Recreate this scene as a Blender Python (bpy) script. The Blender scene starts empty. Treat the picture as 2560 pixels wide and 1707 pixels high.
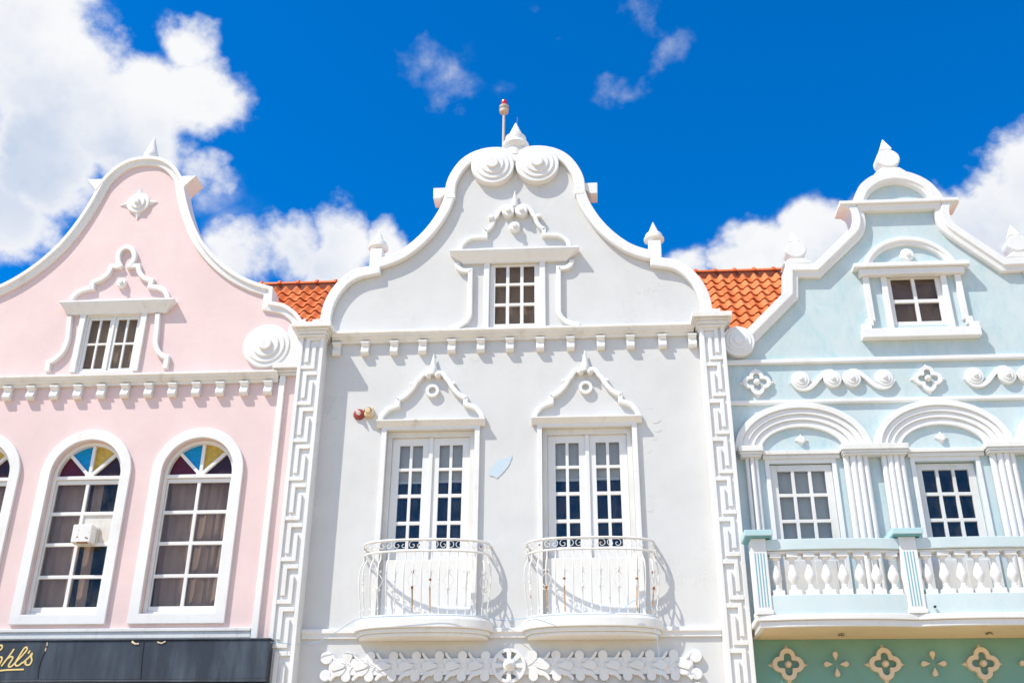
import bpy, math, random
from mathutils import Vector, Matrix
from mathutils.geometry import tessellate_polygon
random.seed(7)
R_ = math.radians
scene = bpy.context.scene
col = scene.collection

# ------------------------------------------------------------------ camera
CAMZ, DIST = 1.65, 15.0
FPX, PITCH, ROLL, YAW = 2688.95, R_(26.481), R_(0.4092), R_(-4.0609)
fwd = Vector((math.sin(YAW)*math.cos(PITCH), math.cos(YAW)*math.cos(PITCH), math.sin(PITCH)))
r0 = Vector((math.cos(YAW), -math.sin(YAW), 0)); u0 = r0.cross(fwd)
right = r0*math.cos(ROLL) + u0*math.sin(ROLL); up = -r0*math.sin(ROLL) + u0*math.cos(ROLL)
cam_d = bpy.data.cameras.new('camera'); cam = bpy.data.objects.new('camera', cam_d); col.objects.link(cam)
cam_d.sensor_width = 36; cam_d.lens = 36*FPX/2560; cam_d.clip_end = 2000
m = Matrix((right, up, -fwd)).transposed().to_4x4(); m.translation = Vector((0, -DIST, CAMZ)); cam.matrix_world = m
scene.camera = cam
def ray(px, py):
    return fwd + right*((px-1280)/FPX) + up*(-(py-853.5)/FPX)

# ------------------------------------------------------------------ light
SUN = Vector((1.36, 1.0, -2.25)).normalized()
sd = bpy.data.lights.new('sun', 'SUN'); sun = bpy.data.objects.new('sun', sd); col.objects.link(sun)
sd.energy = 4.25; sd.angle = R_(0.5); sd.color = (1.0, .955, .85)
sun.rotation_euler = SUN.to_track_quat('-Z', 'Y').to_euler()
scene.view_settings.view_transform = 'Standard'; scene.view_settings.look = 'None'
scene.view_settings.exposure = 0.19; scene.view_settings.gamma = 1.0
scene.view_settings.use_curve_mapping = False
cy = scene.cycles; cy.max_bounces = 7; cy.diffuse_bounces = 3; cy.glossy_bounces = 2; cy.transmission_bounces = 4; cy.transparent_max_bounces = 8; cy.caustics_reflective = False; cy.caustics_refractive = False
world = bpy.data.worlds.new('World'); scene.world = world; world.use_nodes = True
world.cycles.sampling_method = 'MANUAL'; world.cycles.sample_map_resolution = 256

class NT:
    def __init__(s, tree): s.t = tree; s.t.nodes.clear()
    def n(s, kind, **kw):
        nd = s.t.nodes.new(kind)
        for k, v in kw.items():
            if k.startswith('_'): setattr(nd, k[1:], v)
        return nd
    def l(s, a, b): s.t.links.new(a, b)
    def math(s, op, a, b=None, c=None, clamp=False):
        nd = s.t.nodes.new('ShaderNodeMath'); nd.operation = op; nd.use_clamp = clamp
        for i, v in enumerate((a, b, c)):
            if v is None: continue
            if isinstance(v, (int, float)): nd.inputs[i].default_value = v
            else: s.l(v, nd.inputs[i])
        return nd.outputs[0]
    def mapr(s, v, a, b, c=0., d=1., smooth=False):
        nd = s.t.nodes.new('ShaderNodeMapRange'); nd.clamp = True
        if smooth: nd.interpolation_type = 'SMOOTHSTEP'
        s.l(v, nd.inputs[0])
        for i, x in enumerate((a, b, c, d)): nd.inputs[i+1].default_value = x
        return nd.outputs[0]
    def mix(s, f, a, b, kind='MIX'):
        nd = s.t.nodes.new('ShaderNodeMix'); nd.data_type = 'RGBA'; nd.blend_type = kind
        for i, v in ((0, f), (6, a), (7, b)):
            if isinstance(v, (int, float)): nd.inputs[i].default_value = v
            elif isinstance(v, (tuple, list)): nd.inputs[i].default_value = (*v, 1) if len(v) == 3 else v
            else: s.l(v, nd.inputs[i])
        return nd.outputs[2]
    def noise(s, vec, scale, detail=5, rough=.55, dist=0.):
        nd = s.t.nodes.new('ShaderNodeTexNoise')
        nd.inputs['Scale'].default_value = scale; nd.inputs['Detail'].default_value = detail
        nd.inputs['Roughness'].default_value = rough; nd.inputs['Distortion'].default_value = dist
        s.l(vec, nd.inputs['Vector']); return nd.outputs
    def mapping(s, vec, scale, loc=(0, 0, 0)):
        nd = s.t.nodes.new('ShaderNodeMapping'); nd.inputs['Scale'].default_value = scale; nd.inputs['Location'].default_value = loc
        s.l(vec, nd.inputs['Vector']); return nd.outputs[0]

w = NT(world.node_tree)
sky = w.n('ShaderNodeTexSky'); sky.sky_type = 'NISHITA'; sky.sun_disc = False
sky.sun_elevation = math.asin(-SUN.z); sky.sun_rotation = math.atan2(-SUN.x, -SUN.y)
sky.altitude = 0; sky.air_density = 1.0; sky.dust_density = .3; sky.ozone_density = 4.0
hs = w.n('ShaderNodeHueSaturation'); hs.inputs['Hue'].default_value = .507; hs.inputs['Saturation'].default_value = 1.62; hs.inputs['Value'].default_value = 1.25
w.l(sky.outputs[0], hs.inputs['Color'])
bg = w.n('ShaderNodeBackground'); w.l(hs.outputs[0], bg.inputs[0]); bg.inputs[1].default_value = .15
tc = w.n('ShaderNodeTexCoord'); dvec = tc.outputs['Generated']
# clouds: cumulus banks given by direction and angular size, broken up by noise
def ring(vx, vy, r, k=1.0): return (ray(vx*1.0884, vy*1.0884).normalized(), r*1.0884/FPX, k)
BANKS = [ring(*a) for a in (
 (-40, 40, 340, 1), (120, 170, 280, 1), (290, 240, 240, 1), (450, 215, 165, .95), (430, 95, 120, .75), (100, 340, 230, 1),
 (340, 340, 180, .75), (470, 390, 110, .55), (515, 424, 75, .46), (-20, 480, 200, 1), (270, 40, 60, .4),
 (790, 560, 140, .9), (890, 555, 95, .8), (680, 600, 160, .78), (570, 610, 150, .70), (760, 650, 150, .85),
 (2420, 410, 250, 1), (2260, 500, 190, 1), (2080, 550, 180, 1), (1900, 565, 150, .95), (1760, 600, 140, .9), (1610, 612, 90, .55), (2330, 640, 320, 1))]
WISPS = [ring(*a) for a in ((960, 150, 110, 1), (1010, 195, 130, 1), (1040, 250, 80, .7), (1160, 210, 55, .5), (1270, 90, 90, .8), (1440, 55, 130, .9), (1500, 120, 110, .9), (1400, 190, 95, .8), (1450, 215, 70, .9), (560, 560, 120, .6), (500, 450, 100, .7))]
BASES = [ring(*a) for a in ((60, 370, 300, 1), (290, 380, 200, .8), (690, 660, 190, .8), (2200, 640, 350, .85))]
nz = w.noise(dvec, 5.0, 5, .62, .3)
nz2 = w.noise(w.mapping(dvec, (1, 1, 1), (3.1, .4, 1.7)), 15, 5, .6, .1)
nz3 = w.noise(w.mapping(dvec, (1, 1, 1.2), (1.7, 5.2, .3)), 44, 5, .6, .0)
wob = w.n('ShaderNodeVectorMath'); wob.operation = 'SUBTRACT'; w.l(nz[1], wob.inputs[0]); wob.inputs[1].default_value = (.5, .5, .5)
wsc = w.n('ShaderNodeVectorMath'); wsc.operation = 'SCALE'; w.l(wob.outputs[0], wsc.inputs[0]); wsc.inputs['Scale'].default_value = .09
wad = w.n('ShaderNodeVectorMath'); wad.operation = 'ADD'; w.l(dvec, wad.inputs[0]); w.l(wsc.outputs[0], wad.inputs[1])
def blobs(lst, core=.1):
    fld = None
    for c, r, k in lst:
        dn = w.n('ShaderNodeVectorMath'); dn.operation = 'DISTANCE'; w.l(wad.outputs[0], dn.inputs[0]); dn.inputs[1].default_value = c
        f = w.mapr(dn.outputs['Value'], r, r*core, 0, k, True)
        fld = f if fld is None else w.math('MAXIMUM', fld, f)
    return fld
field = blobs(BANKS); wfield = blobs(WISPS, 0.); bfield = blobs(BASES, 0.)
# unseen cloud added behind the camera for neutral fill, kept off the low sky
sepd = w.n('ShaderNodeSeparateXYZ'); w.l(dvec, sepd.inputs[0])
fill_cloud = w.noise(w.mapping(dvec, (1, 1, 1.6), (7.3, 2.2, .9)), 2.3, 3, .5)[0]
fill_cloud = w.mapr(fill_cloud, .40, .54, 0, 1.0, True)
behind = w.mapr(sepd.outputs[1], .35, -.05, 0, 1, True)
fill_cloud = w.math('MULTIPLY', w.math('MULTIPLY', fill_cloud, behind), w.mapr(sepd.outputs[2], .30, .45, 0, 1, True))  # low sky left clear so the panes reflect blue
field = w.math('MAXIMUM', field, fill_cloud)
tex = w.math('SUBTRACT', w.math('ADD', w.math('ADD', w.math('MULTIPLY', nz[0], .40), w.math('MULTIPLY', nz2[0], .38)), w.math('MULTIPLY', nz3[0], .22)), .5)
dens = w.math('ADD', w.math('MULTIPLY', field, .95), w.math('MULTIPLY', tex, 2.4))
alpha = w.mapr(dens, .24, .70, 0, .97, True)
alpha = w.math('MULTIPLY', alpha, w.mapr(field, .02, .28, 0, 1, True))
wal = w.math('MULTIPLY', w.mapr(w.math('ADD', w.math('MULTIPLY', wfield, .62), w.math('MULTIPLY', tex, 4.2)), .10, 1.35, 0, .75, True), w.mapr(wfield, .0, .5, 0, 1, True))
alpha = w.math('MAXIMUM', alpha, wal)
alpha = w.math('MULTIPLY', alpha, w.mapr(sepd.outputs[2], -.02, .06, 0, 1))
thick = w.mapr(dens, .45, .95, 0, 1, True)
shade = w.math('MULTIPLY', w.math('ADD', w.math('MULTIPLY', bfield, .85), w.mapr(nz2[0], .55, .40, 0, .30)), thick)
ccol = w.mix(w.math('MINIMUM', shade, 1.0), (1., 1., 1.), (.60, .69, .85))
bgc = w.n('ShaderNodeBackground'); w.l(ccol, bgc.inputs[0]); bgc.inputs[1].default_value = .86
ms = w.n('ShaderNodeMixShader'); w.l(alpha, ms.inputs[0]); w.l(bg.outputs[0], ms.inputs[1]); w.l(bgc.outputs[0], ms.inputs[2])
wo = w.n('ShaderNodeOutputWorld'); w.l(ms.outputs[0], wo.inputs[0])

# ------------------------------------------------------------------ materials
def new_mat(name):
    mt = bpy.data.materials.new(name); mt.use_nodes = True
    return mt, NT(mt.node_tree)
def finish(nt, color, rough=.6, bump=None, bstr=.2, bdist=.01, spec=.3, metal=0.):
    p = nt.n('ShaderNodeBsdfPrincipled'); o = nt.n('ShaderNodeOutputMaterial')
    if isinstance(color, tuple): p.inputs['Base Color'].default_value = (*color, 1)
    else: nt.l(color, p.inputs['Base Color'])
    if isinstance(rough, float): p.inputs['Roughness'].default_value = rough
    else: nt.l(rough, p.inputs['Roughness'])
    p.inputs['Specular IOR Level'].default_value = spec; p.inputs['Metallic'].default_value = metal
    if bump is not None:
        b = nt.n('ShaderNodeBump'); b.inputs['Strength'].default_value = bstr; b.inputs['Distance'].default_value = bdist
        nt.l(bump, b.inputs['Height']); nt.l(b.outputs[0], p.inputs['Normal'])
    nt.l(p.outputs[0], o.inputs[0]); return p
def paint(name, c, var=.05, stain=0., stain_col=(.42, .33, .22), blotch=0., blotch_col=None, rough=.62, bstr=.25, rust=0., crack=0.):
    mt, nt = new_mat(name)
    g = nt.n('ShaderNodeNewGeometry').outputs['Position']
    a = nt.noise(g, 1.1, 4, .6)[0]
    dark = tuple(x*(1-2.2*var) for x in c); light = tuple(min(.9, x*(1+var*.6)) for x in c)
    colr = nt.mix(nt.mapr(a, .3, .7, 0, 1), dark, light)
    if blotch:
        bl = nt.noise(nt.mapping(g, (1.6, 1.6, .8)), 1.8, 9, .68, .6)[0]
        bl2 = nt.noise(nt.mapping(g, (9, 9, 2.5)), 2.2, 7, .7)[0]
        fb = nt.math('MULTIPLY', nt.mapr(bl, .42, .62, 0, 1), nt.mapr(bl2, .4, .62, .25, 1))
        colr = nt.mix(nt.math('MULTIPLY', fb, blotch), colr, blotch_col)
    if stain:
        st = nt.noise(nt.mapping(g, (7, 7, .55)), 1.0, 7, .65)[0]
        st2 = nt.noise(g, 5.5, 6, .65)[0]
        fs = nt.math('MULTIPLY', nt.mapr(st, .5, .75, 0, 1), nt.mapr(st2, .42, .68, 0, 1))
        colr = nt.mix(nt.math('MULTIPLY', fs, stain), colr, stain_col)
    if rust:
        ru = nt.noise(g, 16, 5, .6)[0]; ru2 = nt.noise(nt.mapping(g, (30, 30, 5)), 1.0, 4, .6)[0]
        fr = nt.math('MULTIPLY', nt.mapr(ru, .60, .70, 0, 1), nt.mapr(ru2, .45, .62, 0, 1))
        colr = nt.mix(nt.math('MULTIPLY', fr, rust), colr, (.42, .13, .03))
    bn = nt.math('ADD', nt.math('MULTIPLY', nt.noise(g, 55, 2, .6)[0], .35), nt.noise(g, 4.5, 2, .55)[0])
    if crack:
        ck = nt.noise(nt.mapping(g, (1, 1, 1), (2, 0, 5)), 2.1, 7, .7, 1.2)[0]
        line = nt.math('ABSOLUTE', nt.math('SUBTRACT', ck, .5))
        mask = nt.mapr(nt.noise(nt.mapping(g, (1, 1, 1), (9, 3, 1)), .9, 3, .5)[0], .58, .66, 0, 1)
        cr = nt.math('MULTIPLY', nt.mapr(line, .006, 0, 0, 1), mask)
        colr = nt.mix(nt.math('MULTIPLY', cr, crack), colr, tuple(x*.62 for x in c))
    finish(nt, colr, rough, bn, bstr, .012)
    return mt
M = {}
M['white_wall'] = paint('white_wall', (.66, .658, .65), .035, .22, (.46, .42, .36), crack=.9)
M['trim'] = paint('white_trim', (.80, .795, .785), .03, .42, (.50, .42, .31))
M['trim_dirty'] = paint('weathered_white_trim', (.79, .775, .745), .04, .75, (.40, .31, .20))
M['pink'] = paint('pink_wall', (.775, .60, .585), .04, .18, (.60, .44, .41), .45, (.75, .54, .525), crack=.5)
M['cyan'] = paint('pale_blue_wall', (.58, .67, .685), .04, .08, (.36, .5, .5), .9, (.40, .58, .62), crack=.5)
M['cyan_trim'] = paint('pale_blue_trim', (.60, .695, .71), .04, .0, (0, 0, 0), .45, (.46, .63, .67))
M['cyan_cap'] = paint('blue_green_cap', (.47, .665, .70), .04)
M['teal'] = paint('teal_groove', (.16, .42, .50), .04)
M['green'] = paint('green_wall', (.20, .385, .315), .07, .35, (.30, .25, .15), .6, (.14, .36, .31))
M['cream'] = paint('cream_with_bounce', (.78, .62, .43), .05, .45, (.42, .27, .12))  # warm ground bounce on soffit and ornaments is put into this cream
M['timber'] = paint('painted_timber', (.76, .745, .715), .05, .6, (.40, .32, .23), rough=.5)
M['timber_white'] = paint('clean_painted_timber', (.80, .795, .78), .03, .2, (.45, .36, .26), rough=.45)
M['iron'] = paint('white_painted_iron', (.78, .77, .75), .03, 0, rust=.95, rough=.45)
M['rust'] = paint('rusted_iron', (.34, .13, .04), .25, rough=.8)
M['rust_pale'] = paint('rust_stained_iron', (.62, .40, .22), .2, .5, (.40, .16, .05), rough=.7)
M['box'] = paint('white_enamel', (.80, .79, .76), .03, .1, rust=.8, rough=.35)
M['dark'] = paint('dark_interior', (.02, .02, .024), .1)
M['blue_patch'] = paint('bared_blue_paint', (.55, .66, .75), .05, 0, blotch=.5, blotch_col=(.60, .67, .73))
M['black'] = paint('black_metal', (.012, .012, .014), .1)
M['cable'] = paint('blue_cable', (.33, .52, .70), .03)
M['gold'] = paint('yellow_lettering', (.78, .60, .24), .03, rough=.4)
M['pole'] = paint('weathered_pole', (.62, .52, .43), .08, .6, (.35, .18, .08))
M['grey_band'] = paint('grey_metal', (.25, .24, .22), .1)
M['bell_red'] = paint('faded_red_enamel', (.31, .055, .05), .18, .4, (.25, .12, .1), rough=.35)
M['beige'] = paint('beige_plastic', (.74, .58, .36), .06, rough=.4)
M['screen'] = paint('grey_window_screen', (.30, .25, .215), .12, .4, (.17, .14, .12))
M['curtain'] = paint('grey_brown_curtain', (.48, .425, .38), .10, .3, (.33, .26, .2))
M['blind'] = paint('pale_blind', (.62, .64, .60), .03)
M['panel'] = paint('stained_board', (.72, .68, .62), .06, .9, (.38, .28, .16))
M['ground'] = paint('light_paving', (.60, .455, .28), .08, .2)
M['roofing'] = paint('roof_underlay', (.20, .05, .02), .1)
def slate():
    mt, nt = new_mat('weathered_slate_canvas'); g = nt.n('ShaderNodeNewGeometry').outputs['Position']
    a = nt.noise(nt.mapping(g, (3.2, 3.2, .5)), 1.2, 7, .6)[0]; b = nt.noise(g, 1.3, 5, .55)[0]
    f = nt.math('MULTIPLY', nt.mapr(a, .42, .75, 0, 1), nt.mapr(b, .35, .65, .3, 1))
    finish(nt, nt.mix(f, (.028, .034, .045), (.105, .13, .165)), .42, nt.noise(g, 3, 4)[0], .3, .02, .4); return mt
M['slate'] = slate()
def tile_mat():
    mt, nt = new_mat('orange_clay_tile'); g = nt.n('ShaderNodeNewGeometry').outputs['Position']
    oi = nt.n('ShaderNodeObjectInfo').outputs['Random']
    c = nt.mix(oi, (.60, .14, .034), (.80, .25, .085)); b = nt.noise(g, 9, 7, .65)[0]
    c = nt.mix(nt.math('MULTIPLY', nt.mapr(b, .5, .75, 0, 1), .45), c, (.42, .10, .04))
    finish(nt, c, .62, nt.noise(g, 45, 4)[0], .3, .006); return mt
M['tile'] = tile_mat()
def glass(name, tint, refl=1.0, dust=.02):
    mt, nt = new_mat(name); o = nt.n('ShaderNodeOutputMaterial')
    t = nt.n('ShaderNodeBsdfTransparent'); t.inputs[0].default_value = (*tint, 1)
    gl = nt.n('ShaderNodeBsdfGlossy'); gl.inputs['Roughness'].default_value = .02; gl.inputs[0].default_value = (1, 1, 1, 1)
    g = nt.n('ShaderNodeNewGeometry').outputs['Position']
    bp = nt.n('ShaderNodeBump'); bp.inputs['Strength'].default_value = .08; bp.inputs['Distance'].default_value = .02
    nt.l(nt.noise(g, 2.2, 2)[0], bp.inputs['Height']); nt.l(bp.outputs[0], gl.inputs['Normal'])
    ge = nt.n('ShaderNodeNewGeometry'); dt = nt.n('ShaderNodeVectorMath'); dt.operation = 'DOT_PRODUCT'
    nt.l(ge.outputs['Incoming'], dt.inputs[0]); nt.l(ge.outputs['True Normal'], dt.inputs[1])
    fres = nt.math('ADD', .035, nt.math('MULTIPLY', .965, nt.math('POWER', nt.math('SUBTRACT', 1.0, nt.math('ABSOLUTE', dt.outputs['Value'])), 5.0)))
    mx = nt.n('ShaderNodeMixShader'); nt.l(nt.math('MULTIPLY', fres, refl), mx.inputs[0]); nt.l(t.outputs[0], mx.inputs[1]); nt.l(gl.outputs[0], mx.inputs[2])
    df = nt.n('ShaderNodeBsdfDiffuse'); df.inputs[0].default_value = (.55, .50, .46, 1)
    m2 = nt.n('ShaderNodeMixShader'); nt.l(nt.mapr(nt.noise(nt.mapping(g, (3, 3, 1.2)), 2.5, 5, .65)[0], .40, .68, dust*.3, dust*2.0), m2.inputs[0]); nt.l(mx.outputs[0], m2.inputs[1]); nt.l(df.outputs[0], m2.inputs[2])
    nt.l(m2.outputs[0], o.inputs[0]); return mt
M['glass'] = glass('window_glass', (.93, .94, .95), .85, .018)
M['glass_grey'] = glass('grey_tinted_glass', (.86, .81, .77), .5, .025)
def stained(name, c):
    mt, nt = new_mat(name); g = nt.n('ShaderNodeNewGeometry').outputs['Position']
    a = nt.noise(g, 14, 6, .6, .8)[0]
    finish(nt, nt.mix(nt.mapr(a, .3, .7, 0, 1), tuple(x*.62 for x in c), c), .25, nt.noise(g, 30, 3)[0], .25, .006, .3); return mt
M['blue_glass'] = stained('blue_glass', (.004, .33, .72)); M['yellow_glass'] = stained('yellow_glass', (.70, .47, .07))
M['wine_glass'] = stained('wine_red_glass', (.115, .010, .026)); M['plum_glass'] = stained('dark_plum_glass', (.034, .012, .018))
def lens():
    mt, nt = new_mat('red_lens'); finish(nt, (.55, .005, .012), .12, spec=.6); return mt
M['red_lens'] = lens()

# ------------------------------------------------------------------ mesh helpers (z measured from eye level; the build adds the eye height)
REG = dict(R1=(0, 300, .4208), R2=(0, 900, .5148), R3=(750, 250, .4677), R4=(680, 800, .3189), R5=(1250, 800, .3189), R6=(660, 1250, .2914),
           R7=(1250, 1250, .2915), R8=(1780, 330, .3635), R9=(1800, 850, .3231), R10=(1800, 1280, .3231), C3=(660, 650, .1595), C4=(1700, 640, .1786),
           C5=(1180, 230, .1595), C6=(1100, 480, .2296), N0=(780, 1600, .2211), N1=(1280, 1600, .2211), D7=(900, 1050, .2232),
           X8=(1860, 1140, .1658), F4=(0, 1060, .1659), F6=(120, 1140, .1658), S5=(0, 1580, .1446), B2=(1330, 1320, .1914))
def T(reg, x, y, d=0.):
    """survey of the facade: photo measurement -> (x, z) on the plane d metres in front of the wall"""
    ox, oy, s = REG[reg]; v = ray(ox+x*s, oy+y*s); k = (DIST-d)/v.y
    return (v.x*k, v.z*k)
def TT(reg, pts, d=0.): return [T(reg, a, b, d) for a, b in pts]
def crv(pts, n=6):
    if len(pts) < 3: return list(pts)
    out = []
    P = [pts[0]] + list(pts) + [pts[-1]]
    for i in range(1, len(P)-2):
        a, b, c, e = P[i-1], P[i], P[i+1], P[i+2]
        for k in range(n):
            t = k/n
            out.append(tuple(.5*((2*b[j]) + (-a[j]+c[j])*t + (2*a[j]-5*b[j]+4*c[j]-e[j])*t*t + (-a[j]+3*b[j]-3*c[j]+e[j])*t**3) for j in range(len(b))))
    out.append(tuple(pts[-1])); return out
def S(*segs, n=6):
    out = []
    for s in segs:
        for p in crv(s, n):
            if not out or (abs(p[0]-out[-1][0])+abs(p[1]-out[-1][1])) > .004: out.append(p)
    return out
def mirror(pts, xc): return [(2*xc-p[0], p[1]) for p in pts]
def sym(half, xc):
    """half runs from the left end to the centre; returns the full path"""
    return half + [p for p in reversed(mirror(half, xc)) if abs(p[0]-xc) > .004]
def offset(path, o, closed=False):
    n = len(path); out = []
    for i in range(n):
        a = path[i-1] if (i > 0 or closed) else None; b = path[i]; c = path[(i+1) % n] if (i < n-1 or closed) else None
        d1 = Vector((b[0]-a[0], b[1]-a[1])).normalized() if a else None
        d2 = Vector((c[0]-b[0], c[1]-b[1])).normalized() if c else None
        if d1 is None: d1 = d2
        if d2 is None: d2 = d1
        n1 = Vector((d1.y, -d1.x)); n2 = Vector((d2.y, -d2.x)); mm = n1+n2
        if mm.length < .2: mm = n1
        mm.normalize(); k = 1/max(.45, mm.dot(n1))
        out.append((b[0]+mm.x*o*k, b[1]+mm.y*o*k))
    return out
def circ(cx, cz, r, n=32, a0=0., a1=2*math.pi, rz=None):
    rz = rz or r; full = abs(a1-a0-2*math.pi) < 1e-6; k = n if full else n+1
    return [(cx+r*math.cos(a0+(a1-a0)*i/n), cz+rz*math.sin(a0+(a1-a0)*i/n)) for i in range(k)]
WL = {}
class MB:
    def __init__(s): s.v = []; s.f = []
    def add(s, vs, fs):
        o = len(s.v); s.v += [tuple(p) for p in vs]; s.f += [tuple(i+o for i in f) for f in fs]; return s
    def box(s, x0, x1, y0, y1, z0, z1):
        if x0 > x1: x0, x1 = x1, x0
        if y0 > y1: y0, y1 = y1, y0
        if z0 > z1: z0, z1 = z1, z0
        vs = [(x, y, z) for x in (x0, x1) for y in (y0, y1) for z in (z0, z1)]
        return s.add(vs, [(0, 1, 3, 2), (4, 6, 7, 5), (0, 4, 5, 1), (2, 3, 7, 6), (0, 2, 6, 4), (1, 5, 7, 3)])
    def prism(s, loop, y0, y1, holes=()):
        """front at y0, back at y1"""
        def area(l): return sum(l[i][0]*l[(i+1) % len(l)][1]-l[(i+1) % len(l)][0]*l[i][1] for i in range(len(l)))
        loops = [list(loop) if area(loop) > 0 else list(reversed(loop))]
        for h in holes: loops.append(list(h) if area(h) < 0 else list(reversed(h)))
        flat = [p for l in loops for p in l]; n = len(flat)
        vs = [(p[0], y0, p[1]) for p in flat] + [(p[0], y1, p[1]) for p in flat]; fs = []
        if holes:
            for t in tessellate_polygon([[Vector((p[0], p[1], 0)) for p in l] for l in loops]):
                a, b, c = (flat[i] for i in t)
                if (b[0]-a[0])*(c[1]-a[1])-(b[1]-a[1])*(c[0]-a[0]) < 0: t = (t[0], t[2], t[1])
                fs.append(tuple(t)); fs.append(tuple(n+i for i in reversed(t)))
        else:
            fs.append(tuple(range(n))); fs.append(tuple(n+i for i in reversed(range(n))))
        o = 0
        for l in loops:
            k = len(l)
            for i in range(k): a, b = o+i, o+(i+1) % k; fs.append((a, n+a, n+b, b))
            o += k
        return s.add(vs, fs)
    def sweep(s, path, prof, closed=False):
        """prof: (offset to the right of travel, y)"""
        rows = [[(x, y, z) for (x, z) in offset(path, o, closed)] for o, y in prof]
        n = len(path); k = len(prof); vs = [rows[j][i] for i in range(n) for j in range(k)]; fs = []
        for i in range(n if closed else n-1):
            a = i*k; b = ((i+1) % n)*k
            for j in range(k-1): fs.append((a+j, a+j+1, b+j+1, b+j))
            fs.append((a+k-1, a, b, b+k-1))
        if not closed: fs.append(tuple(reversed(range(k)))); fs.append(tuple(range((n-1)*k, n*k)))
        return s.add(vs, fs)
    def beam(s, x0, x1, prof):
        """prof: (y, z) polygon, extruded along x"""
        n = len(prof); vs = [(x0, *p) for p in prof]+[(x1, *p) for p in prof]
        fs = [tuple(range(n)), tuple(reversed(range(n, 2*n)))]
        for i in range(n): j = (i+1) % n; fs.append((i, n+i, n+j, j))
        return s.add(vs, fs)
    def lathe(s, c, prof, n=20, axis='z', phase=0.):
        vs = []; fs = []; k = len(prof)
        for i in range(n):
            a = phase+2*math.pi*i/n; ca, sa = math.cos(a), math.sin(a)
            for r, h in prof:
                if axis == 'z': vs.append((c[0]+r*ca, c[1]+r*sa, c[2]+h))
                else: vs.append((c[0]+r*ca, c[1]-h, c[2]+r*sa))
        for i in range(n):
            a = i*k; b = ((i+1) % n)*k
            for j in range(k-1): fs.append((a+j, b+j, b+j+1, a+j+1) if axis == 'z' else (a+j, a+j+1, b+j+1, b+j))
        fs.append(tuple(i*k for i in (reversed(range(n)) if axis == 'z' else range(n))))
        fs.append(tuple(i*k+k-1 for i in (range(n) if axis == 'z' else reversed(range(n)))))
        return s.add(vs, fs)
    def tube(s, path, r, n=6, closed=False, flat=1.0):
        P = [Vector(p) for p in path]; k = len(P); vs = []; fs = []; ref = None
        for i in range(k):
            a = P[i-1] if (i > 0 or closed) else P[i]; b = P[(i+1) % k] if (i < k-1 or closed) else P[i]
            t = (b-a).normalized()
            if ref is None: ref = Vector((0, 1, 0)) if abs(t.y) < .9 else Vector((1, 0, 0))
            u = (ref-t*ref.dot(t)).normalized(); ref = u; v = t.cross(u)
            for j in range(n):
                an = 2*math.pi*j/n; vs.append(P[i]+u*(r*flat*math.cos(an))+v*(r*math.sin(an)))
        for i in range(k if closed else k-1):
            a = i*n; b = ((i+1) % k)*n
            for j in range(n): fs.append((a+j, a+(j+1) % n, b+(j+1) % n, b+j))
        if not closed: fs.append(tuple(reversed(range(n)))); fs.append(tuple(range((k-1)*n, k*n)))
        return s.add(vs, fs)
    def build(s, name, mat, parent=None, bevel=0., smooth=False, seg=2, raw=False):
        lo = [min(p[i] for p in s.v) for i in range(3)]; hi = [max(p[i] for p in s.v) for i in range(3)]
        c = Vector([(lo[i]+hi[i])/2 for i in range(3)]); c.z = lo[2]
        me = bpy.data.meshes.new(name); me.from_pydata([tuple(Vector(p)-c) for p in s.v], [], s.f)
        me.validate(); me.update()
        ob = bpy.data.objects.new(name, me); col.objects.link(ob)
        me.materials.append(M[mat])
        wl = c+Vector((0, 0, CAMZ)); WL[ob.name] = wl
        if parent: ob.parent = parent; ob.location = wl-WL[parent.name]
        else: ob.location = wl
        if smooth:
            for p in me.polygons: p.use_smooth = True
            try: me.set_sharp_from_angle(angle=R_(38))
            except Exception: pass
        if bevel:
            b = ob.modifiers.new('bevel', 'BEVEL'); b.width = bevel; b.segments = seg; b.limit_method = 'ANGLE'; b.angle_limit = R_(40); b.harden_normals = False
        return ob
def tag(o, label=None, cat=None, group=None, kind=None):
    for k, v in (('label', label), ('category', cat), ('group', group), ('kind', kind)):
        if v: o[k] = v
    return o
def empty(name, x, y, z):
    o = bpy.data.objects.new(name, None); col.objects.link(o); o.empty_display_size = .3
    o.location = (x, y, z); WL[o.name] = Vector((x, y, z)); return o
def dup(o, dx=0., dy=0., dz=0., parent=None, deep=True):
    c = o.copy(); col.objects.link(c); c.parent = parent or o.parent
    base = WL[o.name]+Vector((dx, dy, dz)); WL[c.name] = base
    c.location = base-WL[c.parent.name] if c.parent else base
    if deep:
        for ch in [h for h in ALL(o)]: dup_child(ch, c)
    return c
def ALL(o): return [h for h in col.objects if h.parent == o]
def dup_child(ch, np_):
    c = ch.copy(); col.objects.link(c); c.parent = np_; c.location = ch.location.copy(); WL[c.name] = WL[np_.name]+c.location
    return c

# ------------------------------------------------------------------ the ground
g = MB().add([(-400, -400, -CAMZ), (400, -400, -CAMZ), (400, 400, -CAMZ), (-400, 400, -CAMZ)], [(0, 1, 2, 3)]).build('ground', 'ground'); tag(g, kind='structure')

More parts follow.
